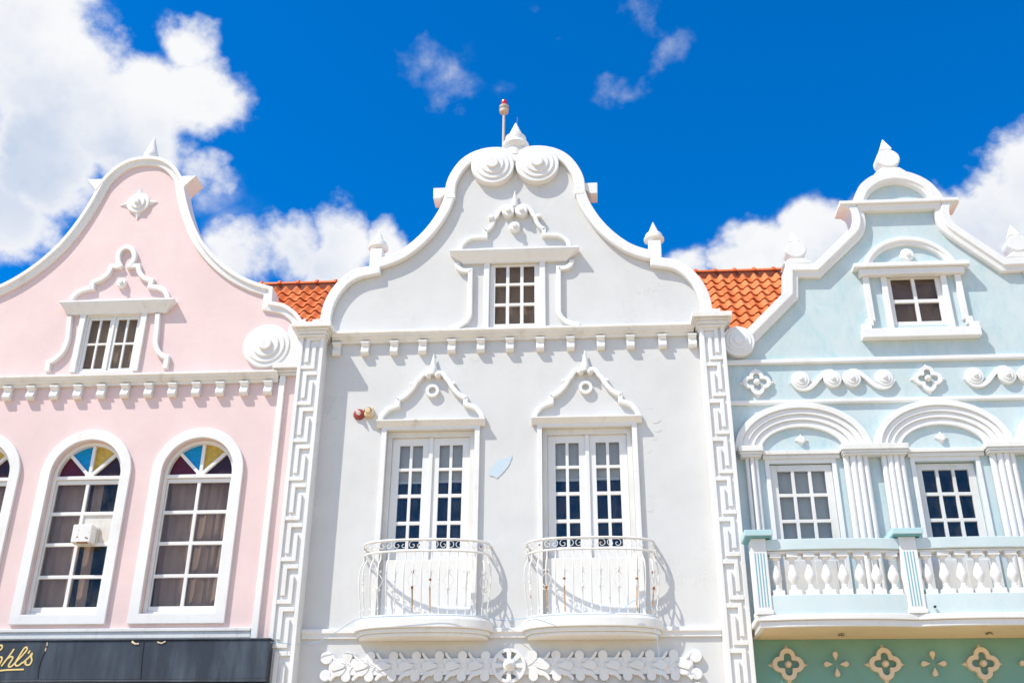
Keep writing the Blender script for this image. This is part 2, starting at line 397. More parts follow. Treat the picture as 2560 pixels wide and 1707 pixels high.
GZ = -CAMZ
def stepped_disc(c, steps, n=36):
    prof = [(steps[0][0], 0)]
    for i, (r, h) in enumerate(steps):
        prof += [(r, h-.012), (r-.012, h)]
        if i < len(steps)-1: prof.append((steps[i+1][0], h))
    prof.append((.001, steps[-1][1])); return MB().lathe(c, prof, n, 'y')
def shell(house, x0, x1, ztop):
    """party walls and back wall behind a street front"""
    for xa, xb in ((x0+.02, x0+.20), (x1-.20, x1-.02)):
        MB().box(xa, xb, .26, 6.0, GZ, ztop).build('side_wall', 'white_wall', house)
    MB().box(x0+.21, x1-.21, 5.8, 6.0, GZ, ztop).build('back_wall', 'white_wall', house)
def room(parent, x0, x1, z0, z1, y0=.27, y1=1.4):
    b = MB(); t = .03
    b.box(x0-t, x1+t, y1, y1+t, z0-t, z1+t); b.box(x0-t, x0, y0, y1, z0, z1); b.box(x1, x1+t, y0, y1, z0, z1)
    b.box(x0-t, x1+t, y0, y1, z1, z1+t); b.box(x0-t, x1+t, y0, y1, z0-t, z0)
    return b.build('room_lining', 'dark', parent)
def rect(x0, x1, z0, z1): return [(x0, z0), (x1, z0), (x1, z1), (x0, z1)]
def drape(x0, x1, z0, z1, y, amp, wl, mat, parent, name='curtain', lean=0.):
    n = max(8, int((x1-x0)/wl*6)); vs = []; fs = []
    for k in range(2):
        for i in range(n+1):
            x = x0+(x1-x0)*i/n; ph = 2*math.pi*(x-x0)/wl
            vs.append((x+(lean if k == 0 else 0), y+amp*math.sin(ph)+amp*.4*math.sin(2.3*ph+1), (z0, z1)[k]))
    for i in range(n): fs.append((i, i+1, n+2+i, n+1+i))
    return MB().add(vs, fs).build(name, mat, parent, smooth=True)

# a scrolled console bracket, side profile (y, z from its top)
CONSOLE = crv([(-.105, 0), (-.105, -.04), (-.078, -.058), (-.066, -.085), (-.080, -.115), (-.094, -.145), (-.092, -.185), (-.066, -.212)], 3)
def console_mesh(w_, ht=.215):
    k = ht/.215
    prof = [(0, 0)]+[(y, z*k) for y, z in CONSOLE]+[(0, -.215*k)]
    b = MB().beam(-w_/2, w_/2, prof); b.box(-w_/2-.008, w_/2+.008, -.112, 0, -.028, 0); return b

# =================================================================== WHITE HOUSE
XW = -1.03
white = empty('gabled_house', XW, 0, 0)
tag(white, 'white house in the middle with big curved gable, two iron balconies and key pattern pilasters', 'house')
dC = .10
half_r = S(TT('R3', [(1160, 282), (1182, 262), (1215, 249), (1255, 243), (1320, 246), (1390, 266), (1450, 306), (1495, 365), (1517, 415), (1523, 455)], dC),
           TT('R3', [(1523, 455), (1525, 480)], dC),
           TT('R3', [(1525, 480), (1550, 545), (1602, 625), (1665, 692), (1738, 748), (1800, 779), (1872, 800)], dC),
           TT('R3', [(1872, 800), (1932, 800)], dC), TT('R3', [(1932, 800), (1932, 840)], dC),
           TT('R3', [(1932, 840), (2010, 854), (2080, 890), (2140, 950), (2182, 1022), (2202, 1095), (2206, 1150)], dC), n=5)
half_r[0] = (XW, half_r[0][1])
gab = sym(list(reversed(mirror(half_r, XW))), XW)
MB().sweep(gab, [(0, .25), (0, -dC), (.165, -dC), (.175, -dC+.012), (.175, -.002), (.06, .002), (.06, .25)]).build('gable_coping', 'trim', white, .012)
zc = 7.60                                        # cornice top (from eye level)
xL, xR = -4.36, 2.19
# door openings, surveyed once, second one 2.34 m to the right
DX = 2.341
dop = (-2.945, -1.611, 3.12, 6.03)
win = (-1.43, -.625, 7.70, 8.94)
inner = offset(gab, .05)
outline = [(xL+.02, GZ), (xR-.02, GZ), (xR-.02, zc+.02)] + [p for p in reversed(inner) if p[1] > zc+.02] + [(xL+.02, zc+.02)]
def below_cap(ls): return ls
wall = MB().prism(outline, 0, .25, [rect(dop[0], dop[1], dop[2], dop[3]), rect(dop[0]+DX, dop[1]+DX, dop[2], dop[3]), rect(*win)]).build('wall', 'white_wall', white)
shell(white, xL, xR, 7.3)
# ears, feet and pedestals of the gable
for s in (0, 1):
    f = (lambda p: mirror(p, XW)) if s else (lambda p: p)
    MB().prism(f(TT('R3', [(1512, 444), (1590, 441), (1590, 498), (1556, 500), (1512, 470)], .04)), -.04, .25).build('gable_ear', 'trim', white, .01)
    MB().prism(f(TT('R3', [(1468, 484), (1519, 482), (1519, 500), (1468, 503)], dC)), -dC-.004, -.003).build('gable_foot', 'trim', white, .006)
    MB().prism(f(TT('R3', [(2196, 1116), (2246, 1116), (2246, 1150), (2196, 1150)], dC)), -dC-.01, .2).build('gable_foot', 'trim', white, .008)
    a, b = T('R3', 1862, 757, .04), T('R3', 1934, 842, .04)
    MB().prism(f([(a[0], a[1]), (b[0], a[1]), (b[0], b[1]-.02), (a[0], b[1]-.02)]), -.085, .24).build('pedestal', 'trim', white, .012)
    cx = (a[0]+b[0])/2; cx = 2*XW-cx if s else cx
    MB().lathe((cx, .06, a[1]), [(.075, 0), (.075, .03), (.125, .045), (.165, .075), (.165, .105), (.14, .125), (.14, .165), (.13, .185), (.06, .195), (.062, .21), (.082, .235), (.004, .43)], 24).build('finial', 'trim', white, smooth=True)
    c = T('R3', 1268, 335, .1); cc = 2*XW-c[0] if s else c[0]
    stepped_disc((cc, 0, c[1]-.03), [(.365, .125), (.285, .147), (.195, .172), (.105, .215)], 48).build('scroll_boss', 'trim', white, smooth=True)
zf = half_r[0][1]-.02
MB().lathe((XW, .07, zf), [(.18, 0), (.18, .17), (.215, .20), (.24, .255), (.225, .31), (.175, .335), (.18, .35), (.18, .44), (.16, .462), (.065, .47), (.06, .505), (.112, .525), (.102, .55), (.012, .77)], 28).build('top_finial', 'trim', white, smooth=True)
MB().tube([(XW+.015, .07, zf+.75), (XW+.03, .07, zf+.84), (XW+.025, .07, zf+.90)], .006).build('rod_stub', 'grey_band', white)
MB().prism([(XW-.10, zf+.06), (XW+.10, zf+.06), (XW+.16, zf-.2), (XW-.16, zf-.2)], -.06, .2).build('finial_base', 'trim', white, .01)
# cornice and consoles
def cornice(house, x0, x1, z, d=.15, mat='trim_dirty'):
    return MB().beam(x0, x1, [(.0, z), (-d, z), (-d, z-.038), (-d+.012, z-.046), (-d+.03, z-.060), (-d+.034, z-.085), (-d+.058, z-.090), (-d+.066, z-.118), (-d+.10, z-.135), (-d+.105, z-.165), (0, z-.165)]).build('cornice', mat, house, .005)
zct = T('R3', 1150, 1212, .15)[1]
cornice(white, -3.90, 1.75, zct)
MB().box(xL+.3, xR-.3, -.055, 0, zct+.002, zct+.055).build('gable_plinth', 'trim', white, .008)
br = None
xs = [T('R3', a, b, .1)[0] for a, b in ((195, 1300), (347, 1300), (502, 1295), (655, 1290), (810, 1287), (966, 1282), (1121, 1278), (1283, 1275), (1446, 1270), (1607, 1265), (1766, 1262), (1937, 1258), (2097, 1252))]
zb = zct-.165
def consoles(house, xs, z, w_=.122, ht=.215):
    b = console_mesh(w_, ht); o = MB().add([(x+xs[0], y, zz+z) for x, y, zz in b.v], b.f).build('console', 'trim', house, .006)
    for x in xs[1:]: dup(o, x-xs[0], parent=house)
consoles(white, xs, zb)
# pilasters with raised key pattern
def pilaster(x0, x1, flip):
    d = .28; zt = 7.52
    p = MB().box(x0, x1, -d+.035, .0, GZ, zt).build('pilaster', 'trim', white)
    fr = .058
    MB().box(x0, x0+fr, -d, -d+.034, GZ, zt).build('frame_strip', 'trim', p, .005)
    MB().box(x1-fr, x1, -d, -d+.034, GZ, zt).build('frame_strip', 'trim', p, .005)
    a, b = x0+fr, x1-fr; W = b-a; per = .5985
    X = lambda u: (b-u*W) if flip else (a+u*W)
    z0 = 6.966+.005
    def lo(z): # hook hanging from the far strip
        return [(X(.995), z), (X(.165), z), (X(.165), z-.442), (X(.40), z-.442), (X(.40), z-.062), (X(.995), z-.062)]
    def hi(z):
        return [(X(.005), z), (X(.005), z-.060), (X(.80), z-.060), (X(.80), z+.33), (X(.57), z+.33), (X(.57), z)]
    zz = z0+per; first = True
    hooks = []
    for key in (lo, hi):
        zt_ = z0+per-.045 if key is lo else z0+.058
        o = MB().prism(key(zt_), -d, -d+.034).build('key_band', 'trim', p, .005); hooks.append(o)
    k = 1
    while z0-k*per > -.2:
        for o in hooks: dup(o, dz=-k*per, parent=p)
        k += 1
    return p
PXS = ((-4.355, -3.975), (1.82, 2.185))
pilaster(*PXS[0], False); pilaster(*PXS[1], True)
for x0, x1 in PXS:
    cap = MB().box(x0-.02, x1+.02, -.32, .1, zct-.165, zct-.125)
    cap.box(x0-.045, x1+.045, -.345, .1, zct-.122, zct-.07); cap.box(x0-.075, x1+.075, -.375, .12, zct-.068, zct-.04); cap.box(x0-.12, x1+.12, -.42, .2, zct-.037, zct+.045)
    cap.build('capital', 'trim_dirty', white, .006)
# string course above the shop
zs = 3.075
MB().beam(-3.972, 1.818, [(0, zs), (-.06, zs), (-.06, zs-.06), (-.035, zs-.065), (-.035, zs-.13), (0, zs-.13)]).build('string_course', 'trim', white, .005)
# ogee pediment used over the windows; c = centre x, pts = right half measured on the photo
def pediment(house, half, xc, wd, d, name='pediment', extra=None):
    path = sym([(2*xc-p[0], p[1]) for p in reversed(half)], xc) if half[0][0] <= xc+.01 else sym(half, xc)
    o = MB().sweep(path, [(-wd/2, 0.02), (-wd/2, -d+.01), (-wd/2+.01, -d), (wd/2-.01, -d), (wd/2, -d+.01), (wd/2, 0.02)]).build(name, 'trim', house, .004)
    return o
def cube_boss(c, r, h, k, parent, name='boss'):
    b = MB().lathe((c[0], 0, c[1]), [(r, 0), (r, h-.015), (r-.015, h), (.001, h)], 24, 'y')
    b.lathe((c[0], -h+.002, c[1]), [(k, 0), (k*.92, k*1.1), (.001, k*1.15)], 4, 'y', math.pi/4)
    return b.build(name, 'trim', parent, smooth=True)
# --- gable window
PD = .07
hp = S(TT('C6', [(1428, 578), (1408, 522), (1352, 470), (1285, 443), (1215, 440), (1152, 440)], PD), TT('C6', [(1152, 440), (1152, 384)], PD), TT('C6', [(1152, 384), (1105, 358), (1072, 312), (1056, 258)], PD),
       TT('C6', [(1030, 235), (1012, 195), (970, 145), (905, 126), (850, 142)], PD), n=5)
hp = [(min(p[0], 99), p[1]) for p in hp]
left = mirror(hp, XW)
ped = MB().sweep(left+[p for p in reversed(hp)], [(0, .02), (0, -PD), (.060, -PD), (.068, -PD+.008), (.068, .02)]).build('pediment', 'trim', white, .006)
for sx in (1, -1):
    c = T('C6', 885, 205, .09); cube_boss((XW+sx*(c[0]-XW), c[1]), .105, .12, .042, ped)
    a, b = T('C6', 1050, 240, .08), T('C6', 1095, 272, .08)
    MB().box(XW+sx*(a[0]-XW), XW+sx*(b[0]-XW), -.10, 0, b[1], a[1]).build('ear', 'trim', ped, .005)
c = T('C6', 818, 378, .06); cube_boss((XW, c[1]), .092, .09, .045, ped)
MB().lathe((XW, -.05, T('C6', 820, 135, .05)[1]), [(.05, -.05), (.058, .0), (.05, .04), (.004, .27)], 12).build('spike', 'trim', ped, smooth=True)
def hood(house, x0, x1, zt, zb_, d1=.17, d2=.06, mat='trim', inset=.21):
    """flaring window hood: wide lip above, sloping underside; returns the mesh"""
    h = zt-zb_
    def ringpts(o, d, z): return [(x0+o, .0, z), (x0+o, -d, z), (x1-o, -d, z), (x1-o, .0, z)]
    rows = [ringpts(0, d1, zt), ringpts(0, d1, zt-h*.14), ringpts(inset*.22, d1*.9, zt-h*.30), ringpts(inset*.30, d1*.86, zt-h*.36), ringpts(inset*.92, d2*1.1, zb_+h*.10), ringpts(inset, d2, zb_)]
    vs = [p for r in rows for p in r]; fs = [(0, 1, 2, 3), tuple(reversed(range(len(vs)-4, len(vs))))]
    for i in range(len(rows)-1):
        for j in range(4): a = i*4+j; b = i*4+(j+1) % 4; fs.append((a, a+4, b+4, b))
    return MB().add(vs, fs).build('window_hood', mat, house, .006)
zt, zb_ = T('C6', 800, 604, .17)[1], T('C6', 800, 762, .06)[1]
hood(white, XW-1.05, XW+1.05, zt, zb_)
for sx in (1, -1):
    pr = S(TT('C6', [(1440, 735), (1428, 775), (1395, 808), (1345, 822), (1291, 822)], .07), TT('C6', [(1291, 822), (1293, 1300)], .07), TT('C6', [(1293, 1300), (1330, 1368), (1420, 1425), (1520, 1440)], .07), n=5)
    pr = [(XW+sx*(p[0]-XW), p[1]) for p in pr]
    MB().sweep(pr, [(-.04, .01), (-.04, -.06), (-.032, -.07), (.032, -.07), (.04, -.06), (.04, .01)]).build('side_scroll', 'trim', white, .004)
    a, b = XW+sx*.403, XW+sx*.495
    MB().box(a, b, -.045, .05, win[2]+.0, zb_+.02).build('jamb_board', 'timber_white', white, .006)
def sash(house, x0, x1, z0, z1, cols, rows, y=.05, bar=.05, th=.05, glassm='glass_grey', name='window', mat='timber_white', rail=.075, screen=None, stile=None, rowz=None):
    """glazed sash: frame with a hole for each pane, panes as children"""
    st = stile or rail
    xs_ = []; W = (x1-x0-2*st-bar*(cols-1))/cols
    for i in range(cols): a = x0+st+i*(W+bar); xs_.append((a, a+W))
    if rowz is None:
        H = (z1-z0-2*rail-bar*(rows-1))/rows; rowz = [(z0+rail+i*(H+bar), z0+rail+i*(H+bar)+H) for i in range(rows)]
    holes = [rect(a, b, c, e) for a, b in xs_ for c, e in rowz]
    o = MB().prism(rect(x0, x1, z0, z1), y, y+th, holes).build(name, mat, house, .004)
    for a, b in xs_:
        for c, e in rowz:
            MB().box(a-.004, b+.004, y+th*.55, y+th*.55+.005, c-.004, e+.004).build('pane', glassm, o)
    return o, xs_, rowz
o, cx_, rz_ = sash(white, win[0]+.002, win[1]-.002, win[2]+.012, win[3]-.01, 3, 3, y=.015, bar=.052, rail=.085, rowz=[(7.81, 8.13), (8.18, 8.50), (8.545, 8.855)])
MB().box(win[0]+.03, win[1]-.03, .13, .14, win[2]+.03, win[3]-.03).build('screen', 'screen', o)
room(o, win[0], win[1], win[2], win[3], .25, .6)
# --- french doors
ZR = [(4.241, 4.594), (4.647, 5.008), (5.060, 5.421), (5.467, 5.826)]
HALF_D = S(TT('R4', [(1668, 760), (1648, 714), (1602, 667), (1537, 642)], .07), TT('R4', [(1537, 642), (1537, 597)], .07), TT('R4', [(1537, 597), (1480, 568), (1430, 515), (1404, 468)], .07),
           TT('R4', [(1384, 448), (1362, 415), (1325, 395), (1288, 391)], .07), n=5)
def french_door(dx):
    xc = -2.278+dx; x0, x1, z0, z1 = dop[0]+dx, dop[1]+dx, dop[2], dop[3]
    cas = MB().prism(rect(x0-.075, x1+.075, z0, z1+.085), -.06, .0, [rect(x0, x1, z0-.0+.001, z1)]).build('door_casing', 'trim', white, .006)
    zh = T('R4', 1260, 772, .12)[1]
    hd = MB().beam(x0-.155, x1+.155, [(0, zh), (-.13, zh), (-.13, zh-.025), (-.105, zh-.05), (-.085, zh-.075), (-.06, zh-.10), (0, zh-.10)]).build('door_hood', 'trim_dirty', white, .005)
    MB().box(x0-.085, x1+.085, -.065, 0, z1+.087, zh-.101).build('hood_fascia', 'trim', white, .004)
    hp = [(p[0]+dx, p[1]) for p in HALF_D]
    pd = MB().sweep(mirror(hp, xc)+list(reversed(hp)), [(-.0, .02), (-.0, -.065), (.008, -.072), (.066, -.072), (.074, -.064), (.074, .02)]).build('door_pediment', 'trim', white, .005)
    for sx in (1, -1):
        c = T('R4', 1296, 424, .09); u = abs(c[0]+2.278)
        cube_boss((xc+sx*u, c[1]), .05, .10, .02, pd)
        e = T('R4', 1425, 488, .08); MB().lathe((xc+sx*abs(e[0]+2.278), 0, e[1]), [(.024, 0), (.024, .07), (.001, .074)], 12, 'y').build('ear', 'trim', pd, smooth=True)
    MB().lathe((xc, -.05, T('R4', 1275, 400, .06)[1]), [(.06, -.06), (.07, .0), (.06, .05), (.004, .30)], 14).build('spike', 'trim', pd, smooth=True)
    c = T('R4', 1263, 552, .05); b = MB().prism(circ(xc, c[1], .105, 28), -.06, 0, [circ(xc, c[1], .055, 20)]); b.build('ring_boss', 'trim', pd, .012)
    # frame, mullion post, two leaves
    fr = MB().prism(rect(x0+.002, x1-.002, z0, z1-.002), .055, .20, [rect(x0+.075, x1-.075, z0+.001, z1-.085)]).build('door', 'timber', white, .005)
    lx = [(x0+.077, xc-.012), (xc+.012, x1-.077)]
    MB().box(xc-.030, xc+.030, .075, .10, z0, z1-.087).build('meeting_post', 'timber_white', fr, .006)
    for a, b in lx:
        st = .115; W = (b-a-2*st-.045)/2
        cols = [(a+st, a+st+W), (b-st-W, b-st)]
        holes = [rect(p, q, r, s) for p, q in cols for r, s in ZR]
        MB().prism(rect(a, b, z0+.02, z1-.088), .102, .145, holes).build('leaf', 'timber_white', fr, .004)
        MB().box(a+.10, b-.10, .092, .102, z0+.10, 4.05).build('bottom_panel', 'timber_white', fr, .008)
        for p, q in cols:
            for r, s in ZR: MB().box(p-.004, q+.004, .124, .129, r-.004, s+.004).build('pane', 'glass', fr)
        bl = MB(); zb0 = 5.30 - (.0 if a < xc else -.01)
        z = z1-.12
        while z > zb0: bl.add([(a+.07, .19, z), (b-.07, .19, z), (b-.07, .205, z-.024), (a+.07, .205, z-.024)], [(0, 3, 2, 1)]); z -= .026
        bl.box(a+.07, b-.07, .185, .21, zb0-.045, zb0-.01); bl.build('blind', 'blind', fr)
    MB().box(x0+.05, x1-.004, .028, .053, z0+.05, 4.06).build('kick_board', 'timber_white', fr, .006)
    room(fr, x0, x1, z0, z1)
for dx in (0, DX): french_door(dx)
# --- balconies
def superell(a, d, n, p=2.6):
    pts = []
    for i in range(n+1):
        t = math.pi*i/n; c, s = math.cos(t), math.sin(t)
        pts.append((-a*math.copysign(abs(c)**(2/p), c), -d*abs(s)**(2/p)))
    return pts
def arc_resample(pts, n):
    L = [0]
    for i in range(1, len(pts)): L.append(L[-1]+math.hypot(pts[i][0]-pts[i-1][0], pts[i][1]-pts[i-1][1]))
    out = []
    for k in range(n):
        t = L[-1]*k/(n-1); i = 0
        while i < len(L)-2 and L[i+1] < t: i += 1
        u = (t-L[i])/(L[i+1]-L[i]); out.append(tuple(pts[i][j]+(pts[i+1][j]-pts[i][j])*u for j in (0, 1)))
    return out
def hprism(b, plan, z0, z1):
    n = len(plan); vs = [(x, y, z0) for x, y in plan]+[(x, y, z1) for x, y in plan]
    fs = [tuple(reversed(range(n))), tuple(range(n, 2*n))]+[(i, (i+1) % n, n+(i+1) % n, n+i) for i in range(n)]
    return b.add(vs, fs)
def spiral(cx, cz, r0, r1, a0, a1, n=14): return [(cx+(r0+(r1-r0)*i/n)*math.cos(a0+(a1-a0)*i/n), cz+(r0+(r1-r0)*i/n)*math.sin(a0+(a1-a0)*i/n)) for i in range(n+1)]
def balcony(xc, first):
    b = MB()
    for a, d, z0, z1 in ((.895, .385, 2.91, 2.955), (.93, .42, 2.955, 3.01), (.97, .465, 3.01, 3.135)):
        hprism(b, [(xc+x, y) for x, y in superell(a, d, 40)], z0, z1)
    hprism(b, [(xc+x, y) for x, y in superell(.93, .43, 40)], 3.135, 3.165)
    slab = b.build('balcony', 'trim', white, .010)
    A, Dp = .90, .385
    plan = arc_resample(superell(A, Dp, 120, 2.7), 61)
    ztop, zlow = 4.235, 4.075
    MB().tube([(xc+x, y, ztop) for x, y in plan], .019, 8).build('handrail', 'iron', slab, smooth=True)
    MB().tube([(xc+x, y, zlow) for x, y in plan], .015, 8).build('lower_rail', 'iron', slab, smooth=True)
    MB().tube([(xc+x*1.0, y, 3.185) for x, y in plan], .012, 6).build('foot_rail', 'iron', slab, smooth=True)
    nb = 18
    def frame_at(u):
        t = u*(len(plan)-1); i = min(int(t), len(plan)-2); f = t-i
        p = (plan[i][0]+(plan[i+1][0]-plan[i][0])*f, plan[i][1]+(plan[i+1][1]-plan[i][1])*f)
        tx, ty = plan[i+1][0]-plan[i][0], plan[i+1][1]-plan[i][1]; l = math.hypot(tx, ty); tx /= l; ty /= l
        return p, (tx, ty), (ty, -tx)          # outward normal
    prof = crv([(0, zlow), (0, 3.99), (.02, 3.955), (.068, 3.90), (.092, 3.80), (.088, 3.68), (.062, 3.52), (.025, 3.38), (.0, 3.31), (.015, 3.275), (.0, 3.24), (0, 3.16)], 4)
    for k in range(1, nb):
        u = k/nb; p, t, nn = frame_at(u)
        if nn[1] > 0: nn = (-nn[0], -nn[1])
        nn = (nn[0]*.5, nn[1])
        path = [(xc+p[0]+nn[0]*o, p[1]+nn[1]*o, z) for o, z in prof]
        bar = MB().tube(path, .0098, 6).build('bar', 'iron', slab, smooth=True)
        if k % 2 == 0 and 1 < k < nb-1:
            ob = .078; Q = lambda s, z: (xc+p[0]+nn[0]*ob+t[0]*s, p[1]+nn[1]*ob+t[1]*s, z)
            dec = MB(); rust = MB()
            if (k//2) % 2 == 0:
                for sx in (1, -1):
                    dec.tube([Q(sx*s, z) for s, z in crv([(0, 3.76), (.025, 3.73), (.062, 3.68), (.066, 3.63), (.04, 3.58), (.0, 3.545)], 4)], .0052, 5)
                    for zc_, up in ((3.775, 1), (3.53, -1)): dec.tube([Q(sx*s, z) for s, z in [(0, zc_-up*.02)]+spiral(.03, zc_, .022, .006, math.pi, math.pi-up*1.6*math.pi, 10)], .0052, 5)
                rz = (3.76, 3.545)
            else:
                for sx in (1, -1):
                    dec.tube([Q(sx*s, z) for s, z in [(0, 3.65), (.012, 3.70), (.014, 3.735)]+spiral(.036, 3.755, .022, .006, math.pi, -.5*math.pi, 10)], .0052, 5)
                    dec.tube([Q(sx*s, z) for s, z in [(0, 3.65), (.012, 3.61), (.008, 3.58)]+spiral(.030, 3.545, .022, .006, math.pi*.8, 2.3*math.pi, 10)], .0052, 5)
                rz = (3.65,)
            dec.build('bar_ornament', 'iron', slab, smooth=True)
            for z in rz: rust.lathe(Q(0, z-.022), [(.009, 0), (.018, .01), (.018, .032), (.009, .042)], 8)
            if (k*7+first*3) % 5 < 2: MB().tube([(xc+p[0]+nn[0]*(o+.0), p[1]+nn[1]*(o+.0), z) for o, z in prof if 3.2 < z < 3.60], .0112, 6).build('rust_streak', 'rust_pale', slab)
            rust.build('bar_collar', 'rust' if (k*7+first*3) % 5 < 2 else 'iron', slab)
    ns = 10
    for k in range(ns):
        u = (k+.5)/ns; p, t, nn = frame_at(u); sc = MB()
        Q = lambda s, z: (xc+p[0]+t[0]*s, p[1]+t[1]*s, z)
        for sx in (1, -1):
            sc.tube([Q(sx*s, z) for s, z in [(0, 4.215), (.03, 4.217)]+spiral(.046, 4.158, .058, .010, math.pi*.45, -1.55*math.pi, 16)], .0055, 5)
        sc.build('rail_scroll', 'iron', slab, smooth=True)
        if (k*3+first) % 4 == 0:
            MB().lathe(Q(.046, 4.150), [(.004, 0), (.014, .006), (.012, .02), (.003, .026)], 7).build('rust_knot', 'rust', slab)
    return slab
balcony(-2.256, 0); balcony(.071, 1)
# --- carved frieze over the shop, seven leaf units each side of a wheel
FD = .052
whl = None
def frieze(zoff):
    zt, zb2 = T('N1', 900, 190, FD)[1]+zoff, T('N1', 900, 380, FD)[1]+zoff
    xe = T('N1', 2050, 280, FD)[0]; xc = -1.07; hw = xe-xc
    bd = MB().box(xc-hw, xc+hw, -FD, 0, zb2, zt).build('frieze', 'trim', white, .006)
    def L(pts): return [(p[0], p[1]+zoff) for p in TT('N1', pts, FD)]
    un = 7; step = T('N1', 1302, 280, FD)[0]-T('N1', 1035, 280, FD)[0]
    base = {}
    def piece(name, pts, d):
        return pts, d, name
    c1 = (T('N1', 497, 166, FD)[0], T('N1', 497, 166, FD)[1]+zoff); c2 = (T('N1', 508, 402, FD)[0], T('N1', 508, 402, FD)[1]+zoff)
    r = .064
    pcs = [('ball', circ(c1[0], c1[1], r, 18, R_(-20), R_(190))+L([(468, 232), (428, 298), (500, 252), (545, 205)]), .060),
           ('ball', circ(c2[0], c2[1], r, 18, R_(170), R_(380))+L([(548, 362), (508, 318), (432, 285), (468, 345)]), .060),
           ('leaf', crv(L([(520, 252), (590, 222), (640, 180), (672, 132), (690, 128), (697, 146), (672, 190), (640, 222), (600, 242), (520, 252)]), 3)[:-1], .067),
           ('leaf', crv(L([(510, 308), (575, 330), (640, 352), (692, 405), (702, 436), (682, 448), (655, 420), (620, 395), (575, 390), (530, 350), (510, 308)]), 3)[:-1], .067),
           ('petal', crv(L([(515, 268), (570, 248), (622, 228), (665, 240), (694, 275), (680, 315), (650, 334), (590, 320), (540, 300), (515, 268)]), 3)[:-1], .075)]
    for name, pts, d in pcs:
        for sx in (1, -1):
            P = pts if sx == 1 else mirror(pts, xc)
            o = MB().prism(P, -d, -.001).build(name, 'trim', bd, .004)
            for k in range(-1, un-1):
                if k == 0: continue
                dup(o, dx=sx*k*step, parent=bd, deep=False)
    for z_, r_ in ((c1[1]-.02, .085), (c2[1]+.02, .075)):
        for sx in (1, -1): MB().prism(circ(xc+sx*(hw+.04), z_, r_, 22), -.063, -.001).build('end_ball', 'trim', bd, .006)
    return bd, xc
fz, xfc = frieze(0); frieze(-.425)
zw = T('N0', 2240, 285, .06)[1]
pies = []
for k in range(8):
    a0, a1 = R_(45*k+11), R_(45*k+34)
    pies.append(circ(xfc, zw, .185, 5, a0, a1)+list(reversed(circ(xfc, zw, .085, 3, a0+.08, a1-.08))))
wh = MB().prism(circ(xfc, zw, .228, 48), -.085, -.001, pies).build('wheel_ornament', 'trim', white, .006)
MB().lathe((xfc, -.08, zw), [(.078, 0), (.078, .02), (.06, .03), (.045, .035), (.042, .06), (.004, .13)], 24, 'y').build('hub', 'trim', wh, smooth=True)
# bared blue patch and paint blisters
pp = TT('R4', [(1702, 1195), (1712, 1170), (1735, 1150), (1755, 1108), (1790, 1090), (1840, 1082), (1880, 1060), (1878, 1090), (1850, 1150), (1805, 1205), (1780, 1228), (1762, 1246), (1750, 1232), (1735, 1225), (1722, 1222), (1705, 1215)])
qq = []
for k in range(len(pp)):
    a, b = pp[k], pp[(k+1) % len(pp)]; nn_ = max(1, int(math.hypot(b[0]-a[0], b[1]-a[1])/.018))
    for t in range(nn_): qq.append((a[0]+(b[0]-a[0])*t/nn_+random.uniform(-.006, .006), a[1]+(b[1]-a[1])*t/nn_+random.uniform(-.006, .006)))
pp = qq
MB().prism(offset(list(reversed(pp)), -.010, True), -.004, -.001).build('peeling_edge', 'trim', white)
MB().prism(pp, -.0075, -.005).build('bared_patch', 'blue_patch', white)
for px, py, s in ((1225, 780, 1), (1240, 860, .7), (1165, 1030, .6), (1185, 690, .5), (1215, 930, .6), (1180, 1490, .6)):
    c = T('R5', px, py); pts = []
    for k in range(9):
        a = 2*math.pi*k/9; r = s*random.uniform(.03, .085); pts.append((c[0]+r*1.1*math.cos(a), c[1]+r*.8*math.sin(a)))
    MB().prism(pts, -.003*s-.001, -.0004).build('paint_flake', 'white_wall', white)
# --- roof: pantiles between the gables
YR, ZR_, SL = 2.2, 9.86, R_(52)
gauge, tw, rows = .285, .2, 12
dn = Vector((0, -math.cos(SL), -math.sin(SL))); nrm = Vector((0, -math.sin(SL), math.cos(SL)))
roof = MB().add([(-5.95, YR, ZR_-.06), (4.1, YR, ZR_-.06), (4.1, .28, ZR_-.06-(YR-.28)*math.tan(SL)), (-5.95, .28, ZR_-.06-(YR-.28)*math.tan(SL)), (-5.95, 5.8, ZR_-3.4), (4.1, 5.8, ZR_-3.4)], [(0, 3, 2, 1), (0, 1, 5, 4)]).build('roof', 'roofing', white)
def tile_geo(b, x, row):
    na = 10; th = .014; L_ = gauge+.06
    o = Vector((x, YR, ZR_-.02))+dn*(row*gauge+.04)
    vs = []
    for e, lift in ((0, .0), (1, .035)):
        for k in (0, 1):
            for i in range(na+1):
                u = i/na; hgt = .033*math.cos(2*math.pi*(u-.30))+.004*math.cos(4*math.pi*(u-.30))
                vs.append(o+Vector((u*(tw+.012), 0, 0))+dn*(e*L_)+nrm*(hgt+lift-k*th))
    q = na+1; fs = []
    for i in range(na):
        fs.append((i, i+1, 2*q+i+1, 2*q+i)[::-1]); fs.append((q+i, q+i+1, 3*q+i+1, 3*q+i)); fs.append((2*q+i, 3*q+i, 3*q+i+1, 2*q+i+1)[::-1])
    fs.append((0, q, 3*q, 2*q)); fs.append((na, 2*q+na, 3*q+na, q+na))
    return b.add(vs, fs)
xcols = [-5.9+i*tw for i in range(50)]
proto = None; mid = MB()
